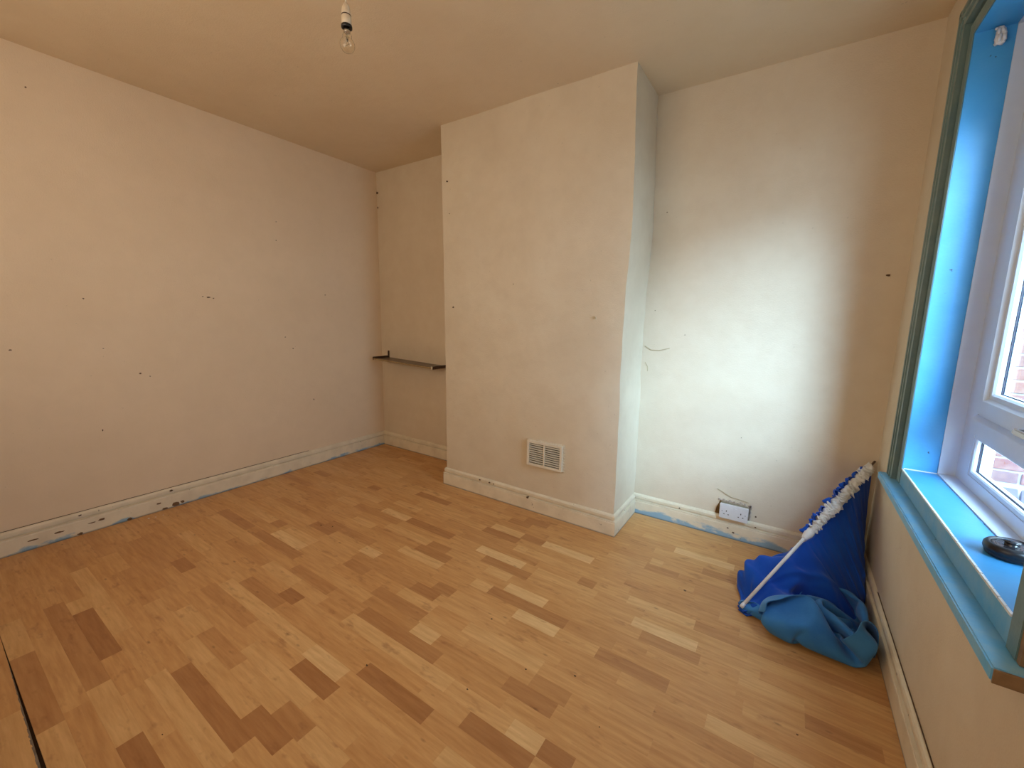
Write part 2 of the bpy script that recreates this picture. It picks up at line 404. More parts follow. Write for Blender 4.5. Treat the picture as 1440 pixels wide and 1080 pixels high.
def strip_verts(a, b, y0, y1, r):
    g = .00004; ya0, yb0, ya1, yb1 = y0+g, y0+g, y1-g, y1-g
    if r < 0:
        ya0 -= gapw(a); yb0 -= gapw(b); ya1 -= gapw(a); yb1 -= gapw(b)
    t = .0001
    top = [(a+g+t, ya0+t, 0), (b-g-t, yb0+t, 0), (b-g-t, yb1-t, 0), (a+g+t, ya1-t, 0)]
    mid = [(a+g, ya0, -t), (b-g, yb0, -t), (b-g, yb1, -t), (a+g, ya1, -t)]
    bot = [(p[0], p[1], -.009) for p in mid]
    F = [(0, 1, 2, 3)]
    for k in range(4):
        n = (k+1) % 4; F.append((4+k, 4+n, n, k)); F.append((8+k, 8+n, 4+n, 4+k))
    return top+mid+bot, F
def tonecol(t): return (min(1, max(0, .52+t*.205)), rs.random(), 0, 1)
def size_seen(s):
    c = Vector(((s[0]+s[1])/2, (s[2]+s[3])/2, 0)); l = m.inverted() @ c
    if l.z > -.2: return 0
    px, py = l.x/-l.z*FOC, l.y/-l.z*FOC
    if abs(px) > 800 or abs(py) > 620: return 0
    if c.x < A0 or c.x > 0: pass
    if A0 < c.x < B0 and c.y > -D0: return 0
    return (s[1]-s[0])*(s[3]-s[2])/(-l.z)**3
strips.sort(key=size_seen, reverse=True)
def mkstrip(lst, name, kind=None):
    V, F, CL = [], [], []
    for s in lst:
        v, f = strip_verts(s[0], s[1], s[2], s[3], s[5]); o = len(V); V += v; F += [tuple(i+o for i in q) for q in f]
        CL += [tonecol(s[4])]*len(v)
    me = bpy.data.meshes.new(name); me.from_pydata(V, [], F)
    ca = me.color_attributes.new('tone', 'FLOAT_COLOR', 'POINT')
    for i, c in enumerate(CL): ca.data[i].color = c
    o = link(name, me, M['wood'], floor)
    if kind: o['kind'] = kind
    return o
for s in strips[:300]: mkstrip([s], 'wood_strip')
mkstrip(strips[300:], 'far_wood_strips', 'stuff')
# pale frayed lip beside the open joint
bm = bmesh.new()
for i in range(60):
    x = .98+i*.0115; w = (.0008+.0055*i/60)*(.6+.5*rs.random())
    yy = SY-gapw(x)+.0006
    addbox(bm, (x, yy-w, -.0002), (x+.0118, yy, .0006))
tag(obj('frayed_joint_edge', bm, plain('frayed_grey', (0.30, 0.24, 0.19, 1), .9, 0, .5), floor), 'grey frayed edge of an open board joint')

# ------------------------------------------------------------------ window
win = bpy.data.objects.new('window_1', None); C.objects.link(win); win.location = (3.76, -1.01, 1.44)
tag(win, 'white plastic casement window set in a sky-blue lined opening', kind='structure')
def wpart(name, bm, mat, label=None, bev=0, par=win, smooth=False):
    o = obj(name, bm, mat, None, smooth, bev)
    o.parent = par; o.matrix_parent_inverse = Matrix.Translation(-Vector(win.location))
    if label: o['label'] = label
    return o
XL = 3.619; XF = 3.712; XB = 3.757
# sky-blue lining boards of the reveal
wpart('reveal_board', box((XL, WY1, WZ0-.002), (XF+.002, WY1+.018, WZ1+.018)), M['blue'], 'sky-blue far side of the window reveal')
wpart('reveal_board', box((XL, WY0-.022, WZ0-.055), (XF+.002, WY0, WZ1+.018)), M['blue'])
wpart('reveal_board', box((XL, WY0-.0, WZ1), (XF+.002, WY1, WZ1+.018)), M['blue'])
wpart('inner_sill', box((XL+.003, WY0, WZ0-.02), (XF+.002, WY1, WZ0)), M['blue'], 'sky-blue sill board')
wpart('sill_front_board', box((XL-.001, WY0-.002, .652), (XL+.014, WY1+.018, WZ0-.003)), M['blue_old'], 'worn blue upright board under the sill', bev=.0015)
bm = bmesh.new()
for i in range(30):
    y = WY0+.01+i*.031
    addbox(bm, (XL-.0022, y, WZ0-.0045), (XL+.0025, y+.028, WZ0+.0006+.0008*rs.random()))
wpart('sill_edge_filler', bm, M['caulk'], 'cracked white filler line on the sill edge')
wpart('reveal_sealant', box((XL+.004, WY1-.004, WZ0-.001), (XF, WY1+.001, WZ0+.003)), M['caulk'])
# near box side, bare brown
wpart('box_side', box((XL-.002, WY0-.052, .652), (W+.002, WY0-.0221, WZ1+.03)), M['bare'], 'bare brown side of the window box')
wpart('box_front_edge', box((XL-.004, WY0-.040, .652), (XL+.004, WY0+.000, WZ1+.03)), M['blue_shaded'], 'grey-blue front edge of the window box', bev=.001)
# lower ledge
wpart('lower_ledge', box((3.577, -1.562, .622), (W+.01, -.40, .650)), M['ledge'], 'worn blue ledge below the sill, coloured lighter as if lit, with a brown end', bev=.003)
wpart('ledge_end', box((3.579, -1.5645, .6215), (W+.012, -1.5615, .6485)), M['bare'])
# far architrave, moulded
AX = 3.600
prof = [(W-AX+.002, 0), (.004, 0), (.0, .003), (.0, .016), (.008, .019), (.006, .024), (.001, .030), (.001, .041), (.009, .045), (.007, .049), (.003, .056), (.004, .070), (.016, .072), (W-AX+.002, .072)]
def arch(p0, p1, vdir):
    bm = bmesh.new(); addprism(bm, prof, p0, p1, (1, 0, 0), vdir); return bm
wpart('architrave', arch((AX, -.405, .650), (AX, -.405, WZ1+.136), (0, -1, 0)), M['blue_shaded'], 'blue moulded architrave beside the window, coloured grey-green as in shade')
wpart('architrave', arch((AX, -.405, WZ1+.136), (AX, WY0-.05, WZ1+.136), (0, 0, -1)), M['blue_shaded'], 'blue moulded architrave over the window, coloured grey-green as in shade')
# lining front edges (narrow) between architrave and reveal
wpart('lining_edge', box((XL-.003, WY1+.0008, .655), (XL-.0003, WY1+.045, WZ1+.045)), M['blue_shaded'], bev=.0008)
wpart('lining_edge', box((XL-.003, WY0, WZ1+.0008), (XL-.0003, WY1+.0005, WZ1+.045)), M['blue_shaded'], bev=.0008)
# black backing, paints the shade in the gap between reveal and wall
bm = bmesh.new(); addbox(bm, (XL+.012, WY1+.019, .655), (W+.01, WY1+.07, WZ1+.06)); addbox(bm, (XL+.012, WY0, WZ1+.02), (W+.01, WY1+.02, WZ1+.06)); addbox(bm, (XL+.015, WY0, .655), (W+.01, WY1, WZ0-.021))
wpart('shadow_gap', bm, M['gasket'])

def frame_ring(x0, x1, oy0, oy1, oz0, oz1, iy0, iy1, iz0, iz1, cham=0):
    """rectangular frame between outer and inner rectangles, front at x0; inner edge set back by cham"""
    bm = bmesh.new()
    def ring(x, y0, y1, z0, z1): return [bm.verts.new(p) for p in ((x, y0, z0), (x, y1, z0), (x, y1, z1), (x, y0, z1))]
    a = ring(x1, oy0, oy1, oz0, oz1); b = ring(x0, oy0, oy1, oz0, oz1); c = ring(x0, iy0, iy1, iz0, iz1)
    s = cham; d = ring(x0+s, iy0+s, iy1-s, iz0+s, iz1-s) if s else c; e = ring(x1, iy0+s, iy1-s, iz0+s, iz1-s)
    rs_ = [a, b, c, d, e] if s else [a, b, c, e]
    for p, q in zip(rs_, rs_[1:]+[rs_[0]]):
        for k in range(4): bm.faces.new((p[k], p[(k+1) % 4], q[(k+1) % 4], q[k]))
    return bm
# white liner
wpart('frame_liner', frame_ring(XF, XB, WY0-.003, WY1+.003, WZ0-.003, WZ1+.003, WY0+.004, WY1-.004, WZ0+.004, WZ1-.004), M['upvc'], 'white plastic trim around the frame')
# fixed frame with the lower light opening and the casement opening
FY0, FY1 = -1.376, -0.647
LZ0, LZ1 = .757, .891
CZ0, CZ1 = .962, 2.062
bm = bmesh.new()
for a, b in (((WY0, WZ0), (FY0, WZ1)), ((FY1, WZ0), (WY1, WZ1)), ((FY0, WZ0), (FY1, LZ0)), ((FY0, LZ1), (FY1, CZ0)), ((FY0, CZ1), (FY1, WZ1))):
    addbox(bm, (XB, a[0], a[1]), (XB+.032, b[0], b[1]))
wpart('fixed_frame', bm, M['upvc'], 'white fixed outer frame')
# transom proud nose
bm = bmesh.new(); addprism(bm, [(0, 0), (-.010, .006), (-.012, .052), (0, .066)], (XB, FY0-.02, LZ1+.001), (XB, FY1+.012, LZ1+.001), (1, 0, 0), (0, 0, 1))
wpart('transom', bm, M['upvc'], bev=.001)
# lower light: bead, gasket, pane, outer bead
wpart('glazing_bead', frame_ring(XB+.002, XB+.014, FY0-.001, FY1+.001, LZ0-.001, LZ1+.001, FY0+.012, FY1-.012, LZ0+.012, LZ1-.010, .004), M['upvc'])
wpart('gasket', frame_ring(XB+.0143, XB+.0168, FY0, FY1, LZ0, LZ1, FY0+.0185, FY1-.0185, LZ0+.0185, LZ1-.0165), M['gasket'])
wpart('outer_bead', frame_ring(XB+.0205, XB+.031, FY0-.001, FY1+.001, LZ0-.001, LZ1+.001, FY0+.017, FY1-.017, LZ0+.017, LZ1-.015), M['upvc'])
wpart('pane', box((XB+.017, FY0+.004, LZ0+.004), (XB+.020, FY1-.004, LZ1-.004)), M['glass'], 'lower fixed glass pane')
# casement sash
sash = thing.__call__ if False else None
sx0 = 3.742
so = wpart('casement_sash', frame_ring(sx0, XB+.030, FY0+.004, FY1-.004, CZ0+.006, CZ1-.004, FY0+.062, FY1-.062, CZ0+.050, CZ1-.062, .010), M['upvc'], 'white opening sash')
def spart(name, bm, mat, label=None, bev=0, smooth=False):
    o = obj(name, bm, mat, so, smooth, bev)
    if label: o['label'] = label
    return o
spart('glazing_bead', frame_ring(sx0+.010, XB+.0120, FY0+.072, FY1-.072, CZ0+.060, CZ1-.072, FY0+.086, FY1-.086, CZ0+.072, CZ1-.086, .006), M['upvc'])
spart('gasket', frame_ring(XB+.0123, XB+.0150, FY0+.08, FY1-.08, CZ0+.068, CZ1-.08, FY0+.0945, FY1-.0945, CZ0+.0805, CZ1-.0945), M['gasket'])
spart('outer_bead', frame_ring(XB+.0190, XB+.029, FY0+.055, FY1-.055, CZ0+.045, CZ1-.055, FY0+.091, FY1-.091, CZ0+.077, CZ1-.091), M['upvc'])
spart('pane', box((XB+.0155, FY0+.075, CZ0+.062), (XB+.0185, FY1-.075, CZ1-.075)), M['glass'], 'tall glass pane')
bm = bmesh.new()
for a, b in (((FY0-.001, CZ0-.002), (FY0+.0035, CZ1+.002)), ((FY1-.0035, CZ0-.002), (FY1+.001, CZ1+.002)), ((FY0, CZ0-.001), (FY1, CZ0+.0055)), ((FY0, CZ1-.0035), (FY1, CZ1+.001))):
    addbox(bm, (XB-.002, a[0], a[1]), (XB+.028, b[0], b[1]))
wpart('seal', bm, M['gasket'], 'black rubber seal around the sash')
# handle on the lower sash rail
hb = bmesh.new(); addbox(hb, (sx0-.006, -1.085, CZ0+.008), (sx0, -1.015, CZ0+.034))
h1 = spart('handle', hb, M['steel'], 'chrome handle at the foot of the sash', bev=.003)
hb = bmesh.new(); addbox(hb, (sx0-.020, -1.042, CZ0+.012), (sx0-.005, -1.024, CZ0+.028)); addbox(hb, (sx0-.028, -1.150, CZ0+.012), (sx0-.018, -1.022, CZ0+.028))
bmesh.ops.bevel(hb, geom=list(hb.edges), offset=.003, segments=2, affect='EDGES')
spart('handle_lever', hb, M['steel'])
# outside face: white outer frame return and sill
wpart('outer_trim', frame_ring(XB+.033, XO+.004, WY0-.015, WY1+.015, WZ0-.028, WZ1+.015, WY0+.015, WY1-.019, WZ0+.006, WZ1-.02), M['ext'], 'white outer reveal')

# small white bracket in the top corner of the reveal
br = thing('blind_bracket', 'small crumpled white plastic bracket in the top far corner of the window reveal', 'bracket', (3.676, -.545, 2.134))
bm = bmesh.new()
pts = [(0, 0, .0), (.004, -.012, .004), (.002, -.016, .022), (-.003, -.014, .040), (-.006, -.004, .046)]
for k, (dx, w) in enumerate(((-.009, .007), (.004, .008))):
    for a, b in zip(pts, pts[1:]):
        a, b = Vector(a), Vector(b); addtube(bm, (a.x+dx, a.y, a.z-.02), (b.x+dx*.6, b.y, b.z-.02), .0042+.001*k, 8)
addlathe(bm, [(0, -.026), (.009, -.022), (.013, -.010), (.012, .004), (.007, .014), (0, .017)], 14, Matrix.Translation((0, -.008, .004)) @ Matrix.Diagonal((1, .55, 1.15, 1)))
for v in bm.verts: v.co += Vector((noise.noise(v.co*160), noise.noise(v.co*160+Vector((5, 0, 0))), 0))*.0035
o = obj('bracket_body', bm, M['white'], br, True)
obj('fixing_plate', box((-.010, -.001, -.020), (.010, .0035, .020)), M['white'], br, bev=.001)

# castor wheel lying on the sill
cw = thing('castor_wheel', 'black castor wheel lying flat on the blue window sill', 'wheel', (3.700, -1.188, WZ0+.0028)); cw.rotation_euler = (0, math.radians(-2.9), 0)
bm = bmesh.new(); addlathe(bm, [(.020, .001), (.039, .0), (.0425, .003), (.0435, .008), (.0425, .0095), (.0445, .011), (.046, .016), (.045, .024), (.0415, .0285), (.036, .030), (.034, .0285), (.034, .026), (.020, .026)], 48)
obj('tyre', bm, M['black'], cw, True)
bm = bmesh.new(); addlathe(bm, [(.012, .004), (.0335, .004), (.0338, .0265), (.030, .0275), (.026, .0258), (.013, .0275), (.013, .0275)], 40)
obj('wheel_disc', bm, M['blackp'], cw, True)
bm = bmesh.new(); addlathe(bm, [(.0, .002), (.0125, .002), (.0125, .030), (.0115, .031), (.0115, .0335), (.014, .0345), (.014, .037), (.0, .038)], 28)
obj('hub', bm, M['blackp'], cw, True)

# ------------------------------------------------------------------ outside
gr = tag(obj('ground_outside', box((XO-.01, -9, -.30), (14, 6, -.15)), M['pave']), 'grey paved yard outside the window', kind='structure')
WX0, WX1, WYB = 3.95, 6.3, .92
wo = tag(obj('wall_outside', box((WX0, WYB+.006, -.15), (WX1, WYB+.25, 2.60)), M['mortar']), 'red brick wall of the neighbouring wing outside the window', kind='structure')
bme = box((0, 0, 0), (.215, .05, .063)); bmesh.ops.bevel(bme, geom=list(bme.edges), offset=.003, segments=1, affect='EDGES')
bmesh.ops.recalc_face_normals(bme, faces=bme.faces)
bmesh_brick = bpy.data.meshes.new('brick'); bme.to_mesh(bmesh_brick); bme.free(); bmesh_brick.materials.append(M['brick'])
nb = 0
for j in range(28):
    z = .342+j*.075; x = WX0-.12*(j % 2)+.005
    while x+.215 < WX1:
        if x >= WX0 and nb < 285:
            o = bpy.data.objects.new('brick', bmesh_brick); C.objects.link(o); o.parent = wo
            o.location = (x, WYB+rs.uniform(-.003, .002), z); nb += 1
        x += .226
bme = box((0, 0, 0), (.10, .10, .17)); bmesh.ops.bevel(bme, geom=list(bme.edges), offset=.003, segments=1, affect='EDGES')
bmesh.ops.recalc_face_normals(bme, faces=bme.faces)
pb = bpy.data.meshes.new('plinth_brick'); bme.to_mesh(pb); bme.free(); pb.materials.append(M['bluebrick'])
for i in range(20):
    o = bpy.data.objects.new('plinth_brick', pb); C.objects.link(o); o.parent = wo
    o.location = (WX0+.02+i*.112, WYB-.045, .155); o.rotation_euler = (math.radians(-18), 0, 0)

# ------------------------------------------------------------------ alcove shelf
sh = thing('wall_shelf', 'narrow dark brown shelf on side arms in the left alcove', 'shelf', (.10, 0, .856))
def shp(name, bm, mat, label=None, bev=0):
    o = obj(name, bm, mat, sh, bev=bev)
    if label: o['label'] = label
    return o
shp('shelf_board', box((.0, -.170, -.008), (.735, -.004, .0)), M['shelfm'], bev=.001)
shp('front_rail', box((.0, -.178, -.011), (.735, -.169, .003)), M['shelfedge'], 'pale brown front rail', bev=.002)
shp('side_arm', box((-.006, -.180, -.012), (.006, 0, .016)), M['darkbrown'], 'dark left arm with upright tab', bev=.002)
shp('back_tab', box((-.008, -.010, -.012), (.008, .0, .062)), M['darkbrown'], bev=.002)
shp('side_arm', box((.732, -.180, -.014), (.744, 0, .010)), M['darkbrown'], bev=.002)
shp('end_cap', box((.730, -.186, -.013), (.745, -.179, .011)), M['vent'], 'pale end cap', bev=.002)
sh.rotation_euler = (0, math.radians(2.1), 0)

# ------------------------------------------------------------------ air vent on the chimney breast
VX0, VX1, VZ0, VZ1 = 1.888, 2.138, .311, .475
vt = thing('air_vent', 'cream louvred air vent low on the chimney breast', 'vent', (VX0, -D0-.011, VZ0))
vw, vh = VX1-VX0, VZ1-VZ0
def vring(y0, y1, a, b):
    bm = bmesh.new()
    addbox(bm, (a, y0, a), (b, y1, vh-a)); addbox(bm, (vw-b, y0, a), (vw-a, y1, vh-a))
    addbox(bm, (b, y0, a), (vw-b, y1, b)); addbox(bm, (b, y0, vh-b), (vw-b, y1, vh-a)); return bm
obj('vent_frame', vring(-.012, .014, 0, .016), M['vent'], vt, bev=.001)
obj('vent_back', box((.01, .0005, .01), (vw-.01, .014, vh-.01)), M['dark'], vt)
obj('vent_mullion', box((vw/2-.005, -.013, .014), (vw/2+.005, -.001, vh-.014)), M['vent'], vt, bev=.001)
sl = bmesh.new(); addprism(sl, [(0, 0), (-.010, -.0035), (-.010, -.0010), (0, .0022)], (0, 0, 0), (vw/2-.021, 0, 0), (0, 1, 0), (0, 0, 1))
bmesh.ops.recalc_face_normals(sl, faces=sl.faces)
slm = bpy.data.meshes.new('louvre'); sl.to_mesh(slm); sl.free(); slm.materials.append(M['vent'])
for side in (0, 1):
    for k in range(9):
        o = bpy.data.objects.new('louvre', slm); C.objects.link(o); o.parent = vt
        o.location = (.016 if side == 0 else vw/2+.005, -.002, .025+k*(vh-.038)/9+.003)
# rough filler around the vent
bm = bmesh.new()
for i in range(46):
    u = i/46*2*(vw+vh)
    if u < vw: p = (u, 0)
    elif u < vw+vh: p = (vw, u-vw)
    elif u < 2*vw+vh: p = (2*vw+vh-u, vh)
    else: p = (0, 2*vw+2*vh-u)
    r0 = .006+.004*rs.random()
    addlathe(bm, [(0, -.003), (r0, -.001), (r0*.9, .002), (0, .003)], 7, Matrix.Translation((p[0], .006, p[1])) @ Matrix.Rotation(math.radians(90), 4, 'X') @ Matrix.Diagonal((1.5, 1, 1, 1)))
obj('filler', bm, M['breast'], vt, True)

# ------------------------------------------------------------------ double socket
SX0, SZ0, SW, SH = 2.980, .122, .145, .088
sk = thing('double_socket', 'white double wall socket mounted just above the skirting in the right alcove', 'socket', (SX0, 0, SZ0))
obj('back_box', box((.003, -.030, .003), (SW-.003, 0, SH-.003)), plain('grey_back_box', (0.30, 0.26, 0.18, 1), .6), sk, bev=.002)['label'] = 'dingy back box'
fp = obj('faceplate', box((0, -.040, 0), (SW, -.030, SH)), M['white'], sk, bev=.003)
holes = []
for cx in (.036, SW-.036):
    obj('pin_hole', box((cx-.002, -.0406, .043), (cx+.002, -.0396, .052)), M['dark'], fp)
    for dx in (-.011, .011): obj('pin_hole', box((cx+dx-.0035, -.0406, .026), (cx+dx+.0035, -.0396, .030)), M['dark'], fp)
for cx in (SW/2-.013, SW/2+.013):
    s_ = obj('rocker_switch', box((cx-.005, -.0435, .052), (cx+.005, -.0395, .072)), M['white'], fp, bev=.001)
    s_.rotation_euler = (0, 0, 0)
for cx in (.014, SW-.014): obj('screw_cap', box((cx-.003, -.0408, SH/2-.003), (cx+.003, -.0396, SH/2+.003)), plain('screw_grey', (.45, .45, .46, 1), .4), fp, bev=.001)
# broken plaster around the socket
bm = bmesh.new()
q = [(-.026, 0, .006), (.012, 0, .0), (.012, 0, .088), (-.004, 0, .092), (-.010, 0, .070), (-.020, 0, .045)]
f = [bm.verts.new((p[0], -.0015, p[2])) for p in q]; g = [bm.verts.new((p[0], .002, p[2])) for p in q]
bm.faces.new(f)
for i in range(len(q)): bm.faces.new((f[i], f[(i+1) % len(q)], g[(i+1) % len(q)], g[i]))
obj('plaster_hole', bm, plain('old_brown_plaster', (0.22, 0.13, 0.045, 1), .9, 0, .5), sk)['label'] = 'brown broken plaster beside the socket'
bm = bmesh.new()
for i in range(34):
    t = i/33; px = -.012+t*(SW+.022)+.004*math.sin(i*5.1); pz = SH+.004+.004*math.sin(i*1.7)+.003*math.sin(i*.6)
    if t > .93: pass
    addlathe(bm, [(0, -.002), (.006, -.0005), (.005, .002), (0, .002)], 7, Matrix.Translation((px, -.001, pz)) @ Matrix.Rotation(math.radians(90), 4, 'X'))
for i in range(16):
    addlathe(bm, [(0, -.0012), (.007, -.0003), (.006, .002), (0, .002)], 7, Matrix.Translation((SW+.004+.003*math.sin(i*1.3), -.001, SH-i*.0055)) @ Matrix.Rotation(math.radians(90), 4, 'X'))
obj('filler', bm, plain('pinkish_filler', (0.70, 0.57, 0.47, 1), .9, 0, .3), sk, True)

# ------------------------------------------------------------------ pendant bulb
PX, PY = 1.744, -1.5
pend = thing('pendant_light', 'bare clear bulb hanging from the ceiling in a white bayonet holder', 'light', (PX, PY, 2.5))
zt = 2.372-2.5
bm = bmesh.new(); addlathe(bm, [(.0, -.022), (.020, -.021), (.040, -.016), (.048, -.004), (.048, .003), (0, .003)], 32); obj('ceiling_rose', bm, M['white'], pend, True)
bm = bmesh.new(); addtube(bm, (0, 0, -.018), (0, 0, zt), .0028, 10); obj('flex', bm, M['vent'], pend, True)
cream = plain('aged_white_bakelite', (0.72, 0.62, 0.48, 1), .35, 0, .15)
bm = bmesh.new(); addlathe(bm, [(.0045, zt+.004), (.009, zt-.002), (.014, zt-.012), (.0165, zt-.030), (.0168, zt-.036), (.004, zt-.036)], 28); hd = obj('holder_cap', bm, cream, pend, True)
bm = bmesh.new(); addlathe(bm, [(.0160, zt-.0355), (.0175, zt-.038), (.0160, zt-.0405)], 28); obj('holder_ring', bm, M['darkbrown'], pend, True)
bm = bmesh.new(); addlathe(bm, [(.0165, zt-.040), (.0175, zt-.042), (.0180, zt-.070), (.0165, zt-.071)], 28); obj('holder_skirt', bm, cream, pend, True)
bm = bmesh.new(); addlathe(bm, [(.0185, zt-.070), (.0195, zt-.073), (.0195, zt-.080), (.0155, zt-.081), (.0150, zt-.074)], 28); obj('holder_rim', bm, M['black'], pend, True)
bm = bmesh.new(); addlathe(bm, [(.0105, zt-.070), (.0110, zt-.090), (.0118, zt-.094), (.010, zt-.096)], 24); obj('bulb_cap', bm, M['steel'], pend, True)
def bulbprof(s=1.0, off=0):
    z0 = zt-.084; P = []
    for a in range(0, 6): P.append((.0115-off+.0004*a*a*.5, z0-.004*a))
    rb, zc = .0265, z0-.052
    for a in range(0, 13):
        th = math.radians(50-a*140/12); P.append((max(0, (rb-off)*math.cos(th)), zc+(rb-off)*math.sin(th)))
    P[-1] = (0, P[-1][1]); return P
bm = bmesh.new(); addlathe(bm, bulbprof(), 32); bg_ = obj('bulb_glass', bm, M['bulb'], pend, True)
sd = bg_.modifiers.new('s', 'SOLIDIFY'); sd.thickness = .0008; sd.offset = -1
bm = bmesh.new(); addlathe(bm, [(.0, zt-.125), (.003, zt-.123), (.004, zt-.10), (.006, zt-.092)], 12); st = obj('bulb_stem', bm, M['bulb'], pend, True)
bm = bmesh.new(); addtube(bm, (-.010, 0, zt-.135), (.010, 0, zt-.135), .0006, 6); addtube(bm, (-.010, 0, zt-.135), (-.002, 0, zt-.12), .0006, 6); addtube(bm, (.010, 0, zt-.135), (.002, 0, zt-.12), .0006, 6)
obj('filament', bm, M['steel'], pend)

# ------------------------------------------------------------------ marks, chips and holes on the walls
def blob(name, c, n, r, sx, sz, mat, parent, seed=0):
    """thin irregular patch at c on a wall with normal n ('x' or 'y')"""
    bm = bmesh.new(); k = 9; rr = random.Random(seed); top = []; bot = []
    sgn = 1 if n == 'x' else -1
    for i in range(k):
        a = 2*math.pi*i/k; q = r*rr.uniform(.6, 1.1); u, v = q*math.cos(a)*sx, q*math.sin(a)*sz
        if n == 'x': top.append(bm.verts.new((c[0]+.0060, c[1]+u, c[2]+v))); bot.append(bm.verts.new((c[0]-.004, c[1]+u*1.1, c[2]+v*1.1)))
        elif n == 'y': top.append(bm.verts.new((c[0]+u, c[1]-.0050, c[2]+v))); bot.append(bm.verts.new((c[0]+u*1.1, c[1]+.004, c[2]+v*1.1)))
        else: top.append(bm.verts.new((c[0]+u, c[1]+v, c[2]+.0012))); bot.append(bm.verts.new((c[0]+u*1.1, c[1]+v*1.1, c[2]-.0005)))
    bm.faces.new(top)
    for i in range(k): bm.faces.new((top[i], top[(i+1) % k], bot[(i+1) % k], bot[i]))
    return obj(name, bm, mat, parent)
left_marks = [(-1.378, 1.342, .006, 2.2, 1), (-1.41, 1.345, .004, 1, 1), (-1.35, 1.337, .004, 1, 1.3), (-1.964, 1.307, .006, 1, .8), (-2.247, 1.044, .006, 1.6, .7), (-1.912, 1.033, .004, 1, .7), (-1.767, .876, .006, 1.2, 1), (-1.723, .854, .004, 1, 1), (-1.961, .569, .006, .6, 1.3), (-2.061, 2.313, .005, 1, .8), (-.897, 1.066, .005, 1, .8), (-.843, .976, .005, 1, 1), (-.916, 1.775, .004, 1, 1), (-.907, 1.907, .004, 1.4, .6), (-.55, 1.4, .004, 1, 1), (-.70, .55, .004, 1, 2)]
for i, (y, z, r, sx, sz) in enumerate(left_marks): blob('nail_hole', (0, y, z), 'x', r*.75, sx, sz, M['chip'], wl, i)
for i, (x, z, r) in enumerate([(3.57, 1.465, .008), (2.53, 1.30, .003), (2.71, 1.16, .003), (2.56, 1.86, .003), (3.05, .60, .003), (3.16, .16, .006)]): blob('nail_hole', (x, 0, z), 'y', r, 1, .8, M['chip'], wb, 40+i)
for i, (x, z, r) in enumerate([(1.20, 2.14, .006), (1.25, 1.307, .007), (1.22, 1.93, .003), (1.75, 1.45, .003), (2.30, 1.25, .010)]): blob('nail_hole', (x, -D0, z), 'y', r, 1, .8, M['chip'] if i < 4 else M['crack'], wbr, 60+i)
blob('nail_hole', (.012, 0, 2.325), 'y', .012, 1, 1, M['chip'], wb, 71)
blob('nail_hole', (.012, 0, 2.20), 'y', .007, 1, 1, M['chip'], wb, 72)
# crack lines
def crack(pts, w, parent, mat, name='plaster_crack'):
    bm = bmesh.new()
    for a, b in zip(pts, pts[1:]): addtube(bm, a, b, w, 6)
    return obj(name, bm, mat, parent)
crack([(2.482, -.003, 1.085), (2.52, -.003, 1.062), (2.57, -.003, 1.062), (2.63, -.003, 1.078)], .0028, wb, M['crack'])
crack([(2.49, -.003, .985), (2.505, -.003, .96), (2.508, -.003, .93)], .002, wb, M['crack'])
crack([(2.955, -.002, .275), (2.99, -.002, .262), (3.03, -.002, .243), (3.08, -.002, .238), (3.12, -.002, .232)], .0018, wb, M['crack'])
# chips in the skirting boards
bl = bpy.data.objects['baseboard_left']; bc = bpy.data.objects['baseboard_chimney_breast']; bb = bpy.data.objects['baseboard_back_right']
rawwood = plain('chipped_bare_wood', (0.20, 0.11, 0.05, 1), .8, 0, .4)
for i, (y, z, r, sx, sz) in enumerate([(-1.675, .016, .020, 1.2, .7), (-1.64, .02, .012, 1, .8), (-1.73, .008, .010, 1.6, .6), (-2.02, .056, .013, 1.2, .6), (-2.06, .052, .008, 2, .4), (-1.759, .052, .010, 1.5, .5), (-2.19, .052, .012, 2, .4), (-2.28, .05, .012, 2.2, .3), (-1.90, .008, .012, 1.2, .7), (-2.11, .008, .012, 1.2, .6)]):
    blob('paint_chip', (.0165, y, z), 'x', r, sx, sz, rawwood, bl, 80+i)
for i, (y, z, r) in enumerate([(-1.69, .111, .009), (-2.10, .112, .006), (-1.80, .088, .004)]): blob('paint_chip', (.012, y, z), 'x', r, 1.2, .7, M['chip'], bl, 95+i)
for i, (x, z, r) in enumerate([(1.50, .110, .008), (1.585, .110, .008), (1.62, .108, .005), (1.90, .088, .010)]): blob('paint_chip', (x, -D0-.0125-.006*(z < .1), z), 'y', r, 1.1, .7, M['chip'], bc, 110+i)
for i, (x, z, r) in enumerate([(2.76, .105, .005), (3.03, .062, .005), (3.06, .042, .006), (3.165, .104, .005)]): blob('paint_chip', (x, -.0125-.006*(z < .1), z), 'y', r, 1.2, .7, M['chip'], bb, 120+i)
# dark crack along the top of the left and window skirtings
crack([(.0015, -3.3+i*.11, .1285+.0006*math.sin(i*2.1)) for i in range(24)], .0018, bl, M['chip'], 'top_crack')
br_ = bpy.data.objects['baseboard_right']
crack([(W-.002, -2.3+i*.1, .1285+.0006*math.sin(i*1.7)) for i in range(20)], .0018, br_, M['chip'], 'top_crack')
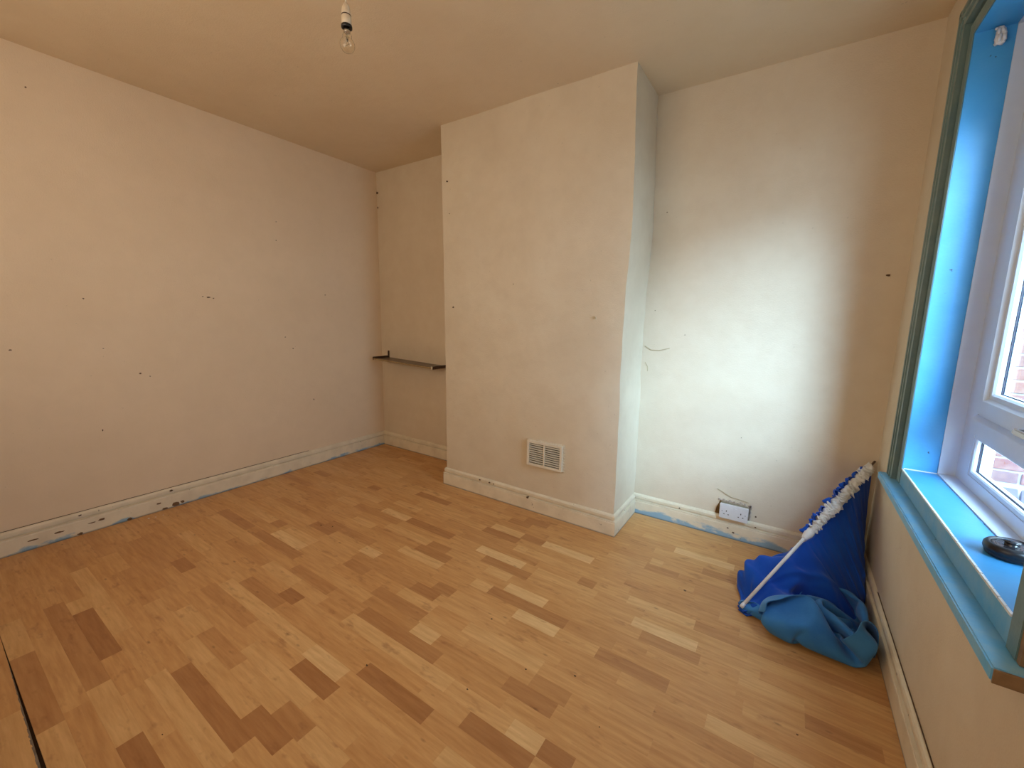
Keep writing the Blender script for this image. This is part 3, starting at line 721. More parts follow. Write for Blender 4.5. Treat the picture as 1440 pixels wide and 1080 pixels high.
# boxed corner filler strip in the window corner
# crumbs on the floor
for i, (x, y, r) in enumerate([(.082, -1.83, .010), (.095, -1.80, .006), (.10, -1.765, .005)]):
    tag(blob('plaster_crumb', (x, y, 0), 'z', r, 1.1, .6, M['crumb'], None, 140+i), ['larger white plaster crumb on the floor by the left skirting', 'small middle plaster crumb on the floor by the left skirting', 'small white plaster crumb farthest along the left skirting'][i], 'crumb', 'plaster crumbs by the left wall')
for i, (x, y, r) in enumerate([(2.707, -1.375, .004), (2.55, -1.45, .003), (2.43, -1.63, .003), (2.07, -1.76, .004), (2.30, -1.32, .004), (2.85, -1.5, .002), (1.0, -1.28, .005), (1.07, -1.25, .005), (1.78, -2.26, .002), (3.36, -1.18, .003), (2.93, -.66, .006)]):
    blob('dirt_speck', (x, y, 0), 'z', r, 1.2, .8, M['chip'], floor, 150+i)

#CURTAIN#
HEAPX = """99 97 94 123 157 189 217 247 276 306 337 373 407 432 450 466 481 497 517 553 570 579 579 569 566 577 597 618 640 655 664 681 710 744 773 788 789 792 791 784 777
77 78 81 107 142 168 194 224 256 291 329 368 403 437 463 482 499 516 535 562 598 611 612 604 599 610 629 651 673 688 685 682 694 725 757 778 786 788 785 778 771
47 57 68 91 124 147 175 209 245 284 323 355 391 427 459 486 510 527 554 584 606 637 646 641 635 648 668 688 707 721 716 706 698 707 738 766 780 783 781 773 764
46 52 55 70 103 132 165 202 238 273 309 344 378 414 449 480 510 539 563 582 606 643 675 677 671 685 707 728 747 755 749 738 720 708 716 747 770 779 778 769 758
63 61 60 67 85 120 157 191 222 259 295 330 365 400 435 468 499 531 558 582 607 642 681 707 704 721 742 764 784 791 783 765 748 726 715 723 754 772 774 767 751
100 97 100 95 100 123 138 172 209 244 279 313 348 384 419 452 484 516 549 581 612 646 671 695 734 743 759 766 747 747 766 768 761 748 730 719 731 758 762 761 743
137 135 136 135 118 95 117 154 191 228 262 297 333 369 401 433 464 497 529 562 596 628 662 695 721 736 745 731 710 706 730 732 746 748 743 727 722 741 760 761 739
176 177 176 152 118 83 100 136 174 210 247 283 319 351 378 409 441 473 506 539 572 606 640 674 704 716 718 697 679 670 693 697 706 721 731 734 721 732 751 761 736
214 216 197 159 123 84 82 118 156 195 233 271 309 333 354 384 416 449 482 515 550 585 620 654 687 694 690 672 652 640 658 672 674 682 697 712 725 728 724 749 726
254 242 206 167 128 91 72 102 141 182 222 260 297 312 329 360 391 424 458 493 528 563 599 634 668 671 663 649 629 613 624 646 652 652 657 671 686 696 702 709 725
284 252 212 174 135 98 55 87 130 171 212 252 289 277 312 335 369 404 438 473 510 548 587 622 630 642 635 622 608 589 591 617 628 631 626 630 644 656 663 672 698
296 256 218 179 140 104 62 78 121 162 202 241 281 291 304 336 369 399 425 460 499 537 571 581 591 606 604 597 584 566 559 585 602 604 597 592 605 623 638 664 688
301 264 225 186 148 115 94 81 116 155 197 239 279 321 342 347 361 396 422 449 487 522 540 543 552 569 571 565 552 534 528 551 573 567 558 556 573 601 625 649 672
307 269 230 190 154 136 102 86 114 153 197 239 280 320 362 383 370 376 404 437 470 498 507 506 514 532 535 529 514 502 498 515 541 529 520 521 545 573 598 617 640
313 274 234 194 166 154 130 120 110 153 197 239 279 319 359 387 395 378 384 417 450 473 476 474 477 497 499 495 481 467 466 479 506 493 485 488 516 543 564 590 617
313 276 237 196 170 139 109 99 110 155 196 238 278 317 357 387 392 375 369 396 430 447 447 443 444 462 463 460 453 433 434 442 478 468 457 456 487 508 535 566 597
311 276 239 198 168 130 97 82 110 154 195 237 276 314 353 385 387 377 358 375 409 418 413 410 408 426 427 422 415 406 415 432 465 491 454 428 453 479 513 549 584
308 276 240 200 165 123 89 74 109 153 193 234 273 310 349 383 380 362 349 357 386 383 384 392 397 401 431 417 405 400 403 423 453 489 451 429 426 470 508 543 573
302 274 243 202 162 119 81 68 107 150 190 230 269 306 344 378 372 354 341 343 366 386 379 381 391 391 426 422 416 400 408 428 447 482 464 451 436 447 484 523 555
293 265 237 200 159 117 76 64 104 146 185 225 264 301 340 372 365 348 335 334 352 382 376 373 378 383 412 404 411 423 437 455 473 505 499 481 464 461 472 495 527
281 255 227 196 158 116 73 57 98 140 180 219 259 297 333 366 358 340 327 327 341 378 373 367 370 376 391 429 441 453 470 488 501 531 534 515 500 491 490 492 496
267 242 215 186 152 114 73 55 93 133 174 214 253 293 329 364 352 329 320 321 338 375 368 379 392 403 414 446 467 485 501 513 528 558 567 550 534 528 528 531 535
252 226 198 169 140 111 80 51 89 128 169 209 248 288 326 363 345 323 331 344 344 369 392 408 423 437 442 461 496 516 531 541 558 587 599 584 570 565 567 570 572
235 204 174 144 114 84 54 54 83 123 164 205 244 283 322 361 338 356 365 373 361 378 415 434 447 465 472 479 515 542 559 571 588 618 631 617 606 603 606 609 611
215 181 149 118 88 60 54 54 79 118 160 200 239 278 318 357 373 390 398 401 385 391 427 455 473 489 495 502 530 565 588 601 620 649 664 652 642 641 645 648 650
195 161 127 95 69 55 53 55 87 126 164 203 242 279 317 356 395 419 432 430 412 407 438 473 498 515 521 527 547 583 615 632 652 681 696 687 679 680 684 687 689
174 141 106 74 56 54 51 57 91 128 167 208 250 286 321 355 389 417 453 456 444 427 450 487 517 539 550 554 568 603 640 662 685 712 720 726 717 720 723 727 728
152 122 86 56 54 56 64 70 98 136 172 213 248 284 316 348 383 410 426 449 456 445 465 499 533 562 580 586 594 621 660 695 718 740 736 741 755 759 763 764 766
129 100 67 76 88 95 101 110 105 134 174 213 251 263 295 328 358 381 404 434 457 475 491 509 545 579 606 618 623 644 683 722 748 758 769 782 787 787 788 788 786
106 76 77 114 125 133 140 143 147 145 172 214 244 259 275 306 330 350 381 407 426 445 470 509 548 587 625 650 658 668 706 745 782 786 787 788 786 786 788 791 789
82 65 88 126 161 171 176 181 184 184 168 209 230 242 252 283 301 323 354 374 397 431 471 510 549 588 629 671 694 694 731 763 767 768 765 762 762 764 767 775 785
64 63 102 137 172 206 215 220 224 212 175 181 208 219 226 259 275 297 323 356 395 434 473 512 551 590 631 670 704 720 750 757 742 742 741 741 741 744 747 753 791
57 79 95 133 172 211 248 252 243 220 185 164 171 194 201 236 253 280 319 358 397 436 475 514 553 591 628 664 701 738 750 735 728 727 726 728 737 733 746 774 791
53 66 91 129 166 198 230 269 253 226 190 159 148 160 178 213 237 274 314 353 392 431 470 508 544 580 615 650 685 721 745 742 730 723 720 726 728 747 773 788 791
50 64 87 126 159 196 220 231 250 226 196 160 140 132 155 190 228 267 306 345 383 421 457 493 529 564 600 635 671 707 734 745 735 724 718 728 747 774 785 787 791
53 65 81 116 153 170 193 209 228 213 191 167 141 120 146 182 222 263 301 340 376 407 440 476 512 548 584 620 656 691 721 743 739 731 724 748 774 788 788 785 791
54 65 85 118 132 146 160 176 191 186 166 141 114 114 149 187 217 257 296 334 372 400 427 460 496 532 568 604 640 676 705 727 746 732 745 775 788 788 788 785 792
54 69 100 116 100 109 124 140 155 158 137 113 93 116 155 189 216 251 289 328 366 395 419 448 480 516 552 588 624 659 689 703 723 746 771 788 788 788 787 786 794
52 84 109 110 90 84 91 104 119 129 111 86 87 124 161 192 217 247 284 322 360 391 416 440 469 501 536 572 608 644 666 693 726 758 774 782 784 785 785 787 794
60 98 104 100 83 72 70 75 83 98 88 68 93 131 167 194 219 246 279 316 354 386 411 437 462 489 521 556 592 625 661 700 730 751 766 775 779 781 783 785 793
72 107 101 88 76 65 58 54 51 64 62 63 99 135 167 194 219 244 274 310 348 381 408 434 460 488 517 549 584 622 661 696 723 744 760 769 775 778 780 783 788"""
HEAPY = """12 34 59 83 103 124 147 172 196 222 246 262 261 258 253 247 239 234 232 227 201 169 132 93 56 28 21 17 14 39 74 109 137 154 157 152 143 135 126 117 109
34 60 87 112 132 155 179 203 225 242 249 238 222 220 218 213 207 200 196 197 192 162 126 87 49 22 14 14 16 39 78 117 155 181 190 188 181 173 164 156 147
56 84 114 141 161 185 210 229 237 235 222 204 189 180 175 171 167 161 160 163 163 152 120 81 43 17 14 14 21 45 84 121 160 198 221 224 219 211 203 195 186
82 111 141 167 192 217 236 233 220 203 189 172 154 140 133 128 124 121 119 120 121 122 111 74 36 14 14 15 23 52 91 128 161 198 236 256 256 250 242 233 225
102 134 168 198 223 242 224 205 184 169 152 136 119 102 94 89 84 80 78 79 80 82 88 66 28 14 18 23 31 58 96 132 169 200 238 276 291 288 280 272 263
96 134 167 205 237 214 189 171 153 132 114 96 79 65 57 53 49 45 40 39 41 43 54 33 22 38 53 66 50 63 84 123 165 206 242 280 318 324 316 309 300
93 135 172 208 201 187 160 137 117 96 76 58 41 28 26 25 23 20 17 15 15 15 21 41 59 76 90 87 70 72 104 119 155 199 245 283 322 357 354 347 339
96 133 171 178 162 157 128 103 82 61 41 25 15 34 14 13 14 14 14 14 22 38 56 75 94 110 120 108 96 92 122 139 160 192 237 284 322 359 393 386 379
100 133 147 141 132 125 94 70 49 30 18 14 14 43 16 13 14 14 23 37 56 74 91 110 129 142 149 139 127 119 141 166 183 203 235 276 319 358 396 424 416
97 113 109 102 94 90 64 38 24 17 14 10 15 44 13 13 24 37 56 75 93 111 128 146 165 175 177 171 159 148 162 193 212 227 245 281 321 359 399 432 456
82 75 71 66 58 54 48 18 14 11 14 14 10 39 46 38 57 76 93 109 122 132 134 156 178 202 205 200 192 179 185 217 240 256 266 289 328 367 405 443 470
44 45 45 43 42 40 56 16 13 15 14 13 13 49 84 63 51 75 104 120 123 131 148 167 190 220 229 230 225 212 208 240 266 283 291 299 337 374 410 438 467
60 52 52 51 50 71 72 58 43 38 38 41 46 52 76 103 77 73 102 130 132 151 174 183 204 237 252 256 249 235 234 261 290 294 289 310 349 376 407 435 466
77 77 81 82 87 88 105 91 74 70 76 82 86 91 95 99 114 107 116 135 156 181 196 201 219 253 272 274 265 260 261 282 313 303 295 322 358 386 418 452 466
114 114 118 121 124 120 120 111 105 110 117 123 127 131 136 139 143 146 149 164 185 210 220 223 236 267 288 296 289 279 286 301 332 306 307 337 368 400 435 446 449
152 154 157 160 160 163 151 145 146 151 156 161 166 171 175 178 182 184 185 196 216 238 246 247 258 289 305 314 318 303 311 320 333 331 325 352 381 416 430 428 422
188 192 196 199 199 200 189 182 186 191 196 201 205 210 214 217 220 223 222 229 246 264 264 269 277 295 306 314 326 332 346 359 370 364 357 361 388 412 408 397 386
224 230 235 237 238 237 228 219 225 230 235 240 244 249 253 255 258 259 259 264 276 279 289 302 314 326 341 351 361 370 381 396 405 401 395 401 378 376 370 359 348
258 267 274 275 277 274 266 258 264 269 274 278 283 287 291 294 296 296 297 301 309 316 326 338 352 361 377 388 398 414 427 436 446 424 428 422 412 375 346 327 314
291 301 309 312 309 310 304 295 303 308 313 317 322 326 329 332 334 335 336 339 345 352 363 375 388 398 412 419 432 441 451 460 468 452 434 439 436 403 360 320 289
321 333 343 350 348 345 343 334 341 347 352 356 361 365 369 373 373 373 374 378 384 389 400 411 425 438 446 436 446 460 465 473 489 475 444 451 445 421 382 338 294
350 362 374 383 385 384 381 373 380 385 390 395 399 404 408 410 411 410 413 417 423 427 436 444 452 462 476 464 466 472 480 495 509 495 460 462 459 429 388 342 297
377 389 399 408 416 422 418 413 418 424 429 433 437 442 446 450 449 448 451 447 462 463 462 466 471 478 497 500 486 486 498 516 528 512 476 475 467 435 391 345 301
401 405 412 415 420 424 425 446 457 462 466 470 475 480 485 487 487 467 466 473 494 501 490 491 498 501 517 533 517 509 518 536 546 528 492 487 473 439 393 348 305
425 418 418 418 423 434 456 478 491 500 503 509 514 519 523 526 505 483 485 498 522 535 526 520 522 527 544 560 553 535 538 555 565 543 507 495 478 440 395 349 308
452 438 433 431 443 465 488 510 514 505 489 497 510 524 535 543 536 509 505 522 548 567 564 553 548 551 568 585 587 568 560 574 584 558 522 505 481 440 394 350 311
482 462 453 451 472 496 520 540 516 499 485 482 484 499 515 533 550 529 533 548 572 597 600 588 580 577 589 609 618 603 584 595 602 572 536 500 482 440 394 350 312
512 488 473 475 503 527 549 569 540 521 503 492 477 499 521 541 560 567 558 579 601 625 631 626 614 607 610 628 645 638 618 610 618 583 552 517 478 437 394 352 314
544 521 496 503 516 517 548 566 558 529 512 520 515 533 554 575 590 590 589 611 631 640 651 664 652 641 636 648 668 670 650 630 631 593 556 519 480 439 397 358 321
576 551 525 508 505 513 538 546 552 549 519 526 543 565 588 608 611 604 621 640 654 666 685 689 685 679 671 669 687 701 683 664 642 604 565 525 486 445 405 367 329
604 571 549 537 517 512 521 530 544 541 561 554 578 599 621 640 633 628 651 662 683 700 703 703 704 703 705 705 705 730 711 686 649 609 569 529 490 450 412 374 340
624 591 582 568 549 529 523 529 544 563 569 586 612 632 652 671 660 657 677 696 703 703 702 701 701 704 709 722 742 758 728 692 653 614 574 535 495 456 419 383 371
639 609 575 576 569 559 544 552 575 593 597 610 633 664 684 701 691 692 696 700 702 705 709 713 718 727 740 756 776 774 737 700 661 621 582 542 504 466 431 414 404
648 613 585 581 570 551 571 584 606 626 633 642 659 688 713 729 725 733 736 740 743 746 751 758 764 772 776 776 779 778 746 706 668 630 590 551 513 480 460 450 439
659 624 595 589 569 566 592 601 636 655 670 677 692 713 738 754 765 772 776 775 776 776 776 777 778 777 776 776 775 775 751 713 675 637 598 561 527 507 496 486 476
671 636 601 584 578 595 620 634 648 677 698 714 727 744 765 777 778 776 772 766 752 767 777 777 777 776 776 776 776 774 752 721 681 643 606 575 554 543 533 524 514
684 649 618 595 611 623 628 627 647 685 707 721 732 764 777 772 749 745 741 733 726 744 764 774 777 776 776 776 776 773 751 719 686 652 615 601 590 580 571 562 552
697 665 642 634 625 622 625 631 648 687 710 726 748 776 776 759 732 716 708 702 702 719 741 759 771 776 776 776 776 772 749 713 682 653 644 638 628 619 609 600 590
705 691 680 672 661 650 644 643 653 689 716 734 768 777 769 747 719 696 682 676 678 694 715 736 754 768 775 776 776 769 737 713 694 690 683 675 666 657 647 638 629
742 728 718 709 698 686 676 667 662 690 725 749 777 776 763 736 708 681 662 651 655 669 690 710 732 751 767 776 764 752 739 734 733 727 721 712 703 694 685 676 666
777 765 755 745 735 723 712 698 683 692 731 766 779 769 748 722 693 666 643 628 630 644 663 684 705 725 743 759 770 772 774 774 770 765 758 750 741 732 723 714 704"""
HEAPZ = """226 259 290 303 305 315 326 337 344 348 347 342 322 292 258 223 187 152 118 128 151 170 181 183 194 220 253 285 317 343 359 365 364 350 322 286 248 210 171 133 95
206 236 266 282 285 303 320 326 325 317 308 311 320 300 271 236 200 164 131 101 117 139 153 159 170 197 231 264 295 323 325 326 332 329 309 276 239 201 162 124 86
193 218 241 261 269 290 304 300 288 279 281 297 303 291 269 240 208 173 144 120 88 106 126 134 142 169 203 237 271 300 301 295 293 299 294 266 230 191 153 115 77
162 188 215 240 256 275 276 262 254 259 262 269 276 275 257 234 208 180 149 116 84 77 96 110 114 142 175 208 242 268 276 272 261 260 265 252 220 182 143 105 68
133 155 177 205 235 245 241 237 246 241 242 246 250 256 240 219 196 172 145 113 84 67 62 83 89 116 147 178 210 240 243 239 235 226 226 228 208 172 134 96 61
144 145 167 177 197 222 246 237 225 228 231 235 239 236 221 199 178 156 134 112 90 70 46 62 61 95 127 162 193 229 202 195 194 194 190 189 190 163 126 87 56
150 151 155 164 196 221 235 228 219 220 223 225 225 218 195 172 149 128 106 85 64 44 22 26 46 79 115 151 180 219 214 175 156 153 153 151 151 150 116 79 51
137 155 156 186 193 199 222 219 213 212 210 204 194 179 161 137 115 93 72 51 32 24 24 20 39 72 110 141 173 211 225 187 150 123 115 113 113 112 109 72 47
127 148 179 188 174 177 208 204 200 192 180 166 154 142 125 101 79 57 38 25 24 23 23 25 31 67 105 139 169 206 234 204 163 124 93 79 74 74 82 70 42
136 170 185 188 181 165 185 187 174 158 143 128 114 105 91 65 44 29 24 23 24 24 24 23 24 62 100 136 167 201 237 219 181 138 97 72 60 51 50 68 47
158 178 175 172 164 154 149 154 137 120 104 89 75 86 76 43 29 32 38 43 50 56 59 57 28 56 94 131 167 198 237 231 196 156 112 74 61 51 53 58 70
160 154 147 138 128 123 117 108 98 82 66 50 38 46 59 77 73 76 79 84 92 98 93 60 30 51 88 127 164 197 235 241 211 171 128 85 72 76 83 96 107
126 116 109 98 89 95 131 89 69 49 35 25 20 22 45 75 102 118 121 123 132 133 103 65 33 46 82 120 157 190 229 249 226 183 139 101 95 110 121 132 142
92 86 82 73 80 116 113 76 44 25 24 24 24 22 22 56 91 128 154 162 161 147 110 70 36 40 74 112 147 184 223 254 235 195 153 118 123 137 147 147 118
84 78 68 68 94 127 95 60 21 24 24 25 24 23 24 51 90 125 163 178 177 156 117 77 39 35 68 105 140 177 217 252 241 211 170 137 148 159 152 119 91
91 80 69 73 104 127 99 59 24 24 34 36 28 24 23 48 86 121 160 186 189 162 123 83 46 26 61 98 136 168 213 250 271 228 188 155 172 156 126 95 71
105 88 73 78 105 122 96 56 25 27 39 42 34 24 23 44 83 120 155 189 200 167 128 89 50 19 58 93 130 164 206 240 265 230 210 178 160 133 106 79 57
120 98 78 82 104 113 89 48 24 24 38 45 37 24 22 41 80 114 151 189 212 172 135 99 62 24 47 81 115 152 198 231 257 232 216 179 138 133 115 85 54
138 110 85 92 101 101 82 41 23 24 37 47 39 26 23 38 76 111 148 186 217 184 147 109 73 38 35 71 106 142 178 214 249 264 222 179 133 104 97 78 49
158 128 99 80 80 87 75 34 23 25 37 46 41 29 23 34 73 108 145 184 218 197 159 121 85 46 21 62 92 125 160 195 229 252 212 168 120 83 63 54 43
179 147 118 91 75 69 67 29 22 26 36 43 41 35 24 32 70 104 142 181 217 209 172 134 96 58 24 40 73 108 142 176 209 234 201 158 110 66 36 25 21
202 169 138 109 85 70 60 25 21 27 34 38 37 34 20 33 68 100 139 178 213 224 187 148 112 74 39 21 54 88 123 156 190 214 188 145 98 57 31 24 19
226 193 163 134 105 76 51 28 20 27 29 30 30 30 21 28 63 95 134 169 206 235 203 166 129 89 54 22 36 69 103 136 170 193 172 130 85 48 28 23 25
251 222 191 162 133 105 78 43 21 21 21 22 21 24 24 25 57 86 124 163 193 227 217 182 145 107 70 34 23 50 84 117 150 171 154 113 70 38 26 24 24
275 251 221 192 163 134 100 65 39 30 25 23 22 22 23 21 50 76 114 152 178 215 224 197 161 124 88 50 22 32 64 97 131 148 134 95 55 29 24 23 24
295 279 250 221 190 157 123 87 70 67 62 59 60 59 58 55 58 68 109 140 163 197 221 208 177 141 103 65 28 22 44 77 112 124 112 75 42 26 26 23 28
310 305 278 248 215 181 147 109 109 106 101 94 87 88 91 93 95 101 84 123 152 179 211 214 190 157 118 80 40 24 26 58 92 98 80 62 25 18 18 21 25
320 327 305 274 241 205 171 132 137 138 137 133 128 127 130 132 134 105 70 94 127 157 192 211 197 170 133 93 53 24 21 39 73 69 44 27 21 24 22 30 35
327 338 332 290 252 210 182 148 103 98 97 102 105 136 140 139 120 88 57 73 99 134 170 203 194 177 146 105 65 28 24 20 48 33 24 25 32 42 52 60 68
325 332 307 301 262 221 188 147 107 66 55 61 80 108 136 131 101 67 50 74 106 140 165 172 172 167 152 115 74 34 24 25 29 43 53 62 71 80 91 99 106
312 300 277 283 271 231 190 150 113 76 41 32 58 89 120 115 81 48 50 83 108 121 128 132 134 132 128 122 82 44 35 48 65 75 83 91 100 112 121 132 145
283 264 264 261 252 237 197 157 120 86 84 50 40 72 105 98 65 33 56 67 72 78 84 88 89 88 85 84 99 63 66 87 93 104 114 124 134 144 154 166 162
247 234 226 222 217 211 207 166 135 111 107 78 47 56 89 80 48 24 25 26 30 35 39 43 45 48 53 60 74 94 106 119 129 139 150 161 173 181 191 170 140
209 198 188 184 179 175 185 187 157 135 126 105 71 47 71 60 31 25 24 21 24 24 25 33 45 59 75 94 113 133 146 157 168 178 189 200 209 215 194 159 122
171 160 150 145 142 138 152 190 185 161 140 126 97 65 46 36 29 30 31 33 36 45 60 73 88 103 119 135 152 171 186 197 207 218 228 237 241 222 186 148 110
135 123 112 107 104 136 154 186 219 193 169 143 117 90 75 66 67 69 70 71 65 83 101 117 132 147 162 177 193 210 225 237 247 258 266 268 248 214 176 137 100
98 86 74 69 101 135 171 207 237 225 200 173 147 125 114 105 94 94 95 94 97 118 140 159 175 190 204 218 233 250 265 276 288 296 297 277 241 204 166 127 90
61 49 45 80 113 150 186 222 253 253 229 203 178 164 155 144 131 122 120 121 130 151 175 197 215 231 245 259 274 291 305 309 319 332 303 269 231 193 155 117 80
22 24 51 90 121 159 196 234 268 280 259 233 216 206 196 185 171 159 153 154 164 185 208 232 252 270 285 300 315 330 335 347 356 332 297 260 221 183 145 107 70
23 25 59 97 130 166 204 242 280 303 289 264 254 247 240 227 214 201 192 190 200 220 243 265 288 308 324 338 348 362 374 378 355 322 287 250 212 174 136 98 60
22 31 68 104 140 176 213 249 286 322 317 300 292 285 276 264 253 241 232 229 238 256 277 297 317 336 355 372 386 394 390 373 345 312 277 240 202 164 126 89 51"""
# ------------------------------------------------------------------ curtain threaded on its pole, slumped in the corner
P0, P1 = Vector((3.162, -.677, .030)), Vector((3.625, -.02, .597))
PD = (P1-P0).normalized(); PL = (P1-P0).length
pt = thing('curtain_pole', 'thin white curtain pole leaning from the floor into the corner under the window', 'pole', tuple(P0))
bm = bmesh.new(); addtube(bm, (0, 0, 0), tuple(PD*PL*.62), .0070, 20); obj('outer_tube', bm, M['pole'], pt, True)
bm = bmesh.new(); addtube(bm, tuple(PD*PL*.60), tuple(PD*(PL-.01)), .0050, 16); obj('inner_tube', bm, plain('tarnished_pole', (0.16, 0.09, 0.05, 1), .4, 0, .3), pt, True)['label'] = 'thinner brown inner tube'
Q = PD.to_track_quat('Z', 'Y').to_matrix().to_4x4()
bm = bmesh.new(); addlathe(bm, [(0, -.004), (.007, -.003), (.0085, .004), (.0080, .016), (.0070, .018)], 20, Q); obj('end_cap', bm, M['pole'], pt, True)
bm = bmesh.new(); addlathe(bm, [(.0075, -.040), (.012, -.034), (.019, -.008), (.019, .008), (.010, .02)], 20, Matrix.Translation(PD*PL*.475) @ Q); obj('collar', bm, M['pole'], pt, True)

ct = thing('curtain', 'blue curtain bunched on the white pole and heaped on the floor in the corner', 'curtain', (3.42, -.45, 0))
def cpart(name, me_or_bm, mat, smooth=True, label=None):
    if isinstance(me_or_bm, bpy.types.Mesh): o = link(name, me_or_bm, mat)
    else: o = obj(name, me_or_bm, mat, None, smooth)
    o.parent = ct; o.matrix_parent_inverse = Matrix.Translation(-Vector(ct.location))
    if label: o['label'] = label
    return o
def sheet(rows):
    V = [tuple(p) for r in rows for p in r]; n = len(rows[0]); F = []
    for j in range(len(rows)-1):
        for i in range(n-1):
            k = j*n+i; F.append((k, k+1, k+n+1, k+n))
    me = bpy.data.meshes.new('cloth'); me.from_pydata(V, [], F)
    for p in me.polygons: p.use_smooth = True
    return me
def clothmods(o, th=.0022, sub=1):
    if sub:
        sb = o.modifiers.new('ss', 'SUBSURF'); sb.levels = sub; sb.render_levels = sub
    so_ = o.modifiers.new('so', 'SOLIDIFY'); so_.thickness = th; so_.offset = 0
SL = Vector((-PD.y, PD.x, 0)).normalized(); HOR = Vector((PD.x, PD.y, 0))*PL
# front heap: crumpled cloth, 41 x 41 points in tenths of a millimetre
hv = [HEAPX, HEAPY, HEAPZ]
HP = [(3.2+a*.0005, -.8+b*.0005, c*.0005) for a, b, c in zip(*[[int(t) for t in h.split()] for h in hv])]
def settle(p):
    # keep the heap low towards the back and under the leaning pole
    x, y, z = p
    if y > -.56: z = z*(1-.45*min(1, (y+.56)/.12))
    t = ((x-P0.x)*PD.x+(y-P0.y)*PD.y)/(PD.x**2+PD.y**2); d = math.hypot(x-P0.x-PD.x*t, y-P0.y-PD.y*t)
    lim = P0.z+PD.z*t-.016
    k = max(0, min(1, (.075-d)/.045))
    if z > lim: z = z*(1-k)+max(.006, lim)*k
    if (x-P0.x)*SL.x+(y-P0.y)*SL.y > .0: z = min(z, max(.006, lim*.8))
    if x < 3.37 and y > -.60: z = min(z, .012+.05*max(0, (-.57-y)/.03))
    return (x, y, z)
HP = [settle(p) for p in HP]
hp = cpart('heaped_fold', sheet([HP[j*41:(j+1)*41] for j in range(41)]), M['denim'], True, 'paler blue heap on the floor')
sm = hp.modifiers.new('cs', 'SMOOTH'); sm.factor = .5; sm.iterations = 1
clothmods(hp, .0022, 2)

def tuck(p):
    x, y, z = p; u, v = (x-3.43)*.46, (y+.58)*.36
    return (3.244+u*.85+v*.25, -.622+v*.9-u*.28, .003+z*.27)
tk = cpart('tucked_fold', sheet([[tuck(p) for p in HP[j*41:(j+1)*41]] for j in range(41)]), M['denim'])
clothmods(tk, .0018, 1)

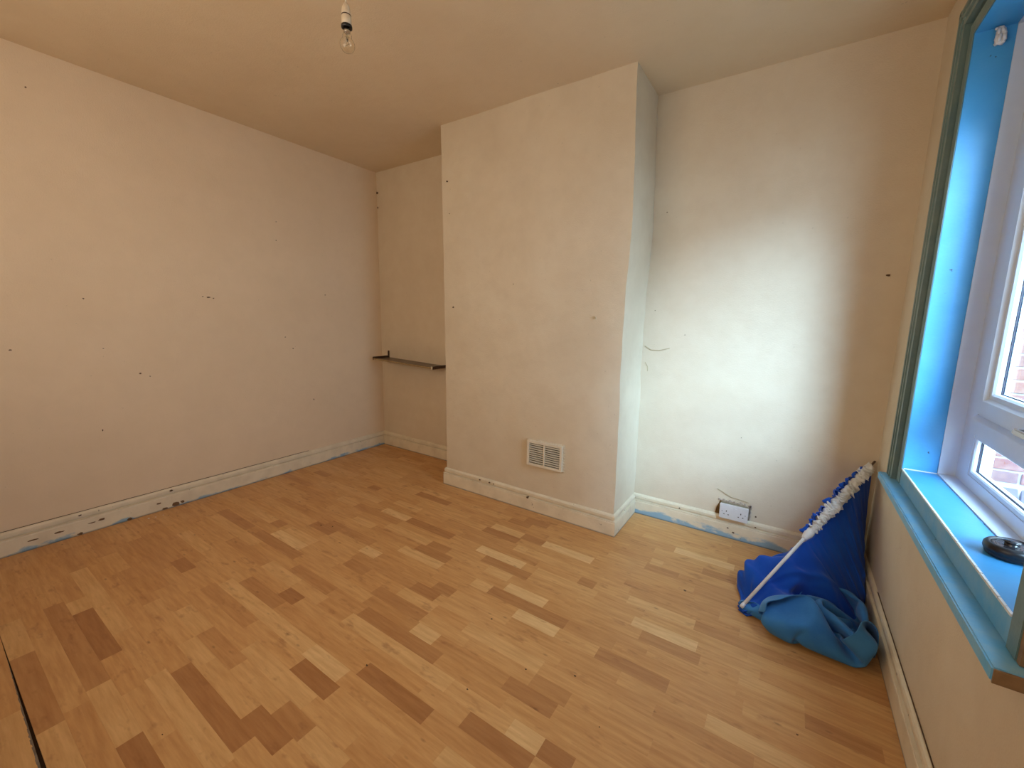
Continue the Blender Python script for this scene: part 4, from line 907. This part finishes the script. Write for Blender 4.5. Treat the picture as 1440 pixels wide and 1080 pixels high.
# draped body: hangs from the pole like a tent and bulges out under its lower half
def lerp(a, b, t): return a+(b-a)*t
def key(tab, s):
    for (s0, v0), (s1, v1) in zip(tab, tab[1:]):
        if s <= s1:
            t = max(0, min(1, (s-s0)/(s1-s0))); t = t*t*(3-2*t); return lerp(v0, v1, t)
    return tab[-1][1]
RIDGE = [(.0, .010), (.07, .040), (.2, .115), (.35, .19), (.46, .262), (.96, .556)]   # height of the ridge
LEFTW = [(.0, .010), (.06, .050), (.2, .150), (.35, .20), (.5, .19), (.7, .15), (.96, .055)]
RIGHTW = [(-.05, .015), (.1, .05), (.3, .13), (.5, .20), (.7, .17), (.96, .05)]
def body():
    rows = []; NS, NT_ = 110, 64
    for i in range(NS+1):
        s = .0+.96*i/NS; row = []
        base = Vector((P0.x, P0.y, 0))+HOR*s; zr = key(RIDGE, s)
        for j in range(NT_+1):
            th = -1+2*j/NT_; side = 1 if th < 0 else -1; a = abs(th)
            w = key(LEFTW if side > 0 else RIGHTW, s)
            # rounded sag profile near the foot, straight fall near the header
            soft = max(0, min(1, (.50-s)/.35))
            fx = lerp(a**1.0, math.sin(a*math.pi/2)**.85, soft)
            fz = lerp(1-a**.95, math.cos(a*math.pi/2)**.75, soft)
            z = zr*fz
            p = base+SL*(side*w*fx)
            # pleats fan out from the header
            hd = max(0, min(1, (s-.40)/.12))
            ang = s*46+1.2*math.sin(s*9)+a*2.5*side
            amp = (.006+.020*a)*hd*(1-.6*max(0, (s-.8)/.16))
            f = amp*math.sin(ang*2.0)*(.7+.6*noise.noise(Vector((s*9, a*2, side))))
            # broad diagonal folds on the lower bulge
            lo = 1-hd
            g = lo*math.sin(a*math.pi)*(.028*math.sin(s*21+a*5.5*side+1)+.040*noise.noise(Vector((s*6+3, a*2.4, side*2.0)))+.075*(.22-abs(noise.noise(Vector((s*7.5+a*2.2*side, a*3.2-s*5, 5.3))))))
            nrm = (SL*side*.8+Vector((0, 0, .6)))
            p = p+nrm*g+HOR.normalized()*f*.8+SL*side*abs(f)*.9
            z = z+g*.6
            z = max(z, .004)
            x = min(p.x, 3.612); y = min(p.y, -.024)
            row.append((x, y, z))
        rows.append(row)
    return rows
bd = cpart('draped_cloth', sheet(body()), M['royal'], True, 'deep royal-blue draped body')
clothmods(bd, .0022, 1)

# gathered white tape: tight ruffles around the pole
_a1 = (Q.to_3x3() @ Vector((1, 0, 0))); _a2 = (Q.to_3x3() @ Vector((0, 1, 0)))
def ruffle(s0, s1, nr, r0, amp, seed, half=None, seg=22, per=8):
    bm = bmesh.new(); rings = []; tot = nr*per
    for i in range(tot+1):
        f = i/tot; s = s0+(s1-s0)*f; ph = f*nr; k = int(ph); w = math.sin(math.pi*(ph % 1))
        a = amp*(w**.7)*(.80+.6*noise.noise(Vector((k*1.7+.3, seed+.4, .7)))) * min(1, f*8+.35, (1-f)*8+.35)
        ring = []
        for j in range(seg+(1 if half else 0)):
            th = (half[0]+(half[1]-half[0])*j/seg) if half else 2*math.pi*j/seg
            r = r0+a*(1+.85*noise.noise(Vector((k*2.3+seed+.5, math.cos(th)*1.9, math.sin(th)*1.9))))
            ds = .026*noise.noise(Vector((k*3.1, math.cos(th)*1.2+9, math.sin(th)*1.2+seed)))*w
            p = P0+PD*(s*PL+ds)+(_a1*math.cos(th)+_a2*math.sin(th))*r
            ring.append(bm.verts.new(p))
        rings.append(ring)
    for a_, b_ in zip(rings, rings[1:]):
        n = len(a_)
        for j in range(n-1 if half else n): bm.faces.new((a_[j], a_[(j+1) % n], b_[(j+1) % n], b_[j]))
    return bm
cpart('header_tape', ruffle(.475, .955, 38, .010, .0165, 2, per=6), M['tape'], True, 'ruched white header tape')
_w = SL*.9+Vector((0, 0, .35)); _th = math.atan2(_w.dot(_a2), _w.dot(_a1))
fr = cpart('heading_frill', ruffle(.46, .93, 17, .014, .024, 7, (_th-1.15, _th+.85), per=10), M['royal'])
clothmods(fr, .0015, 0)
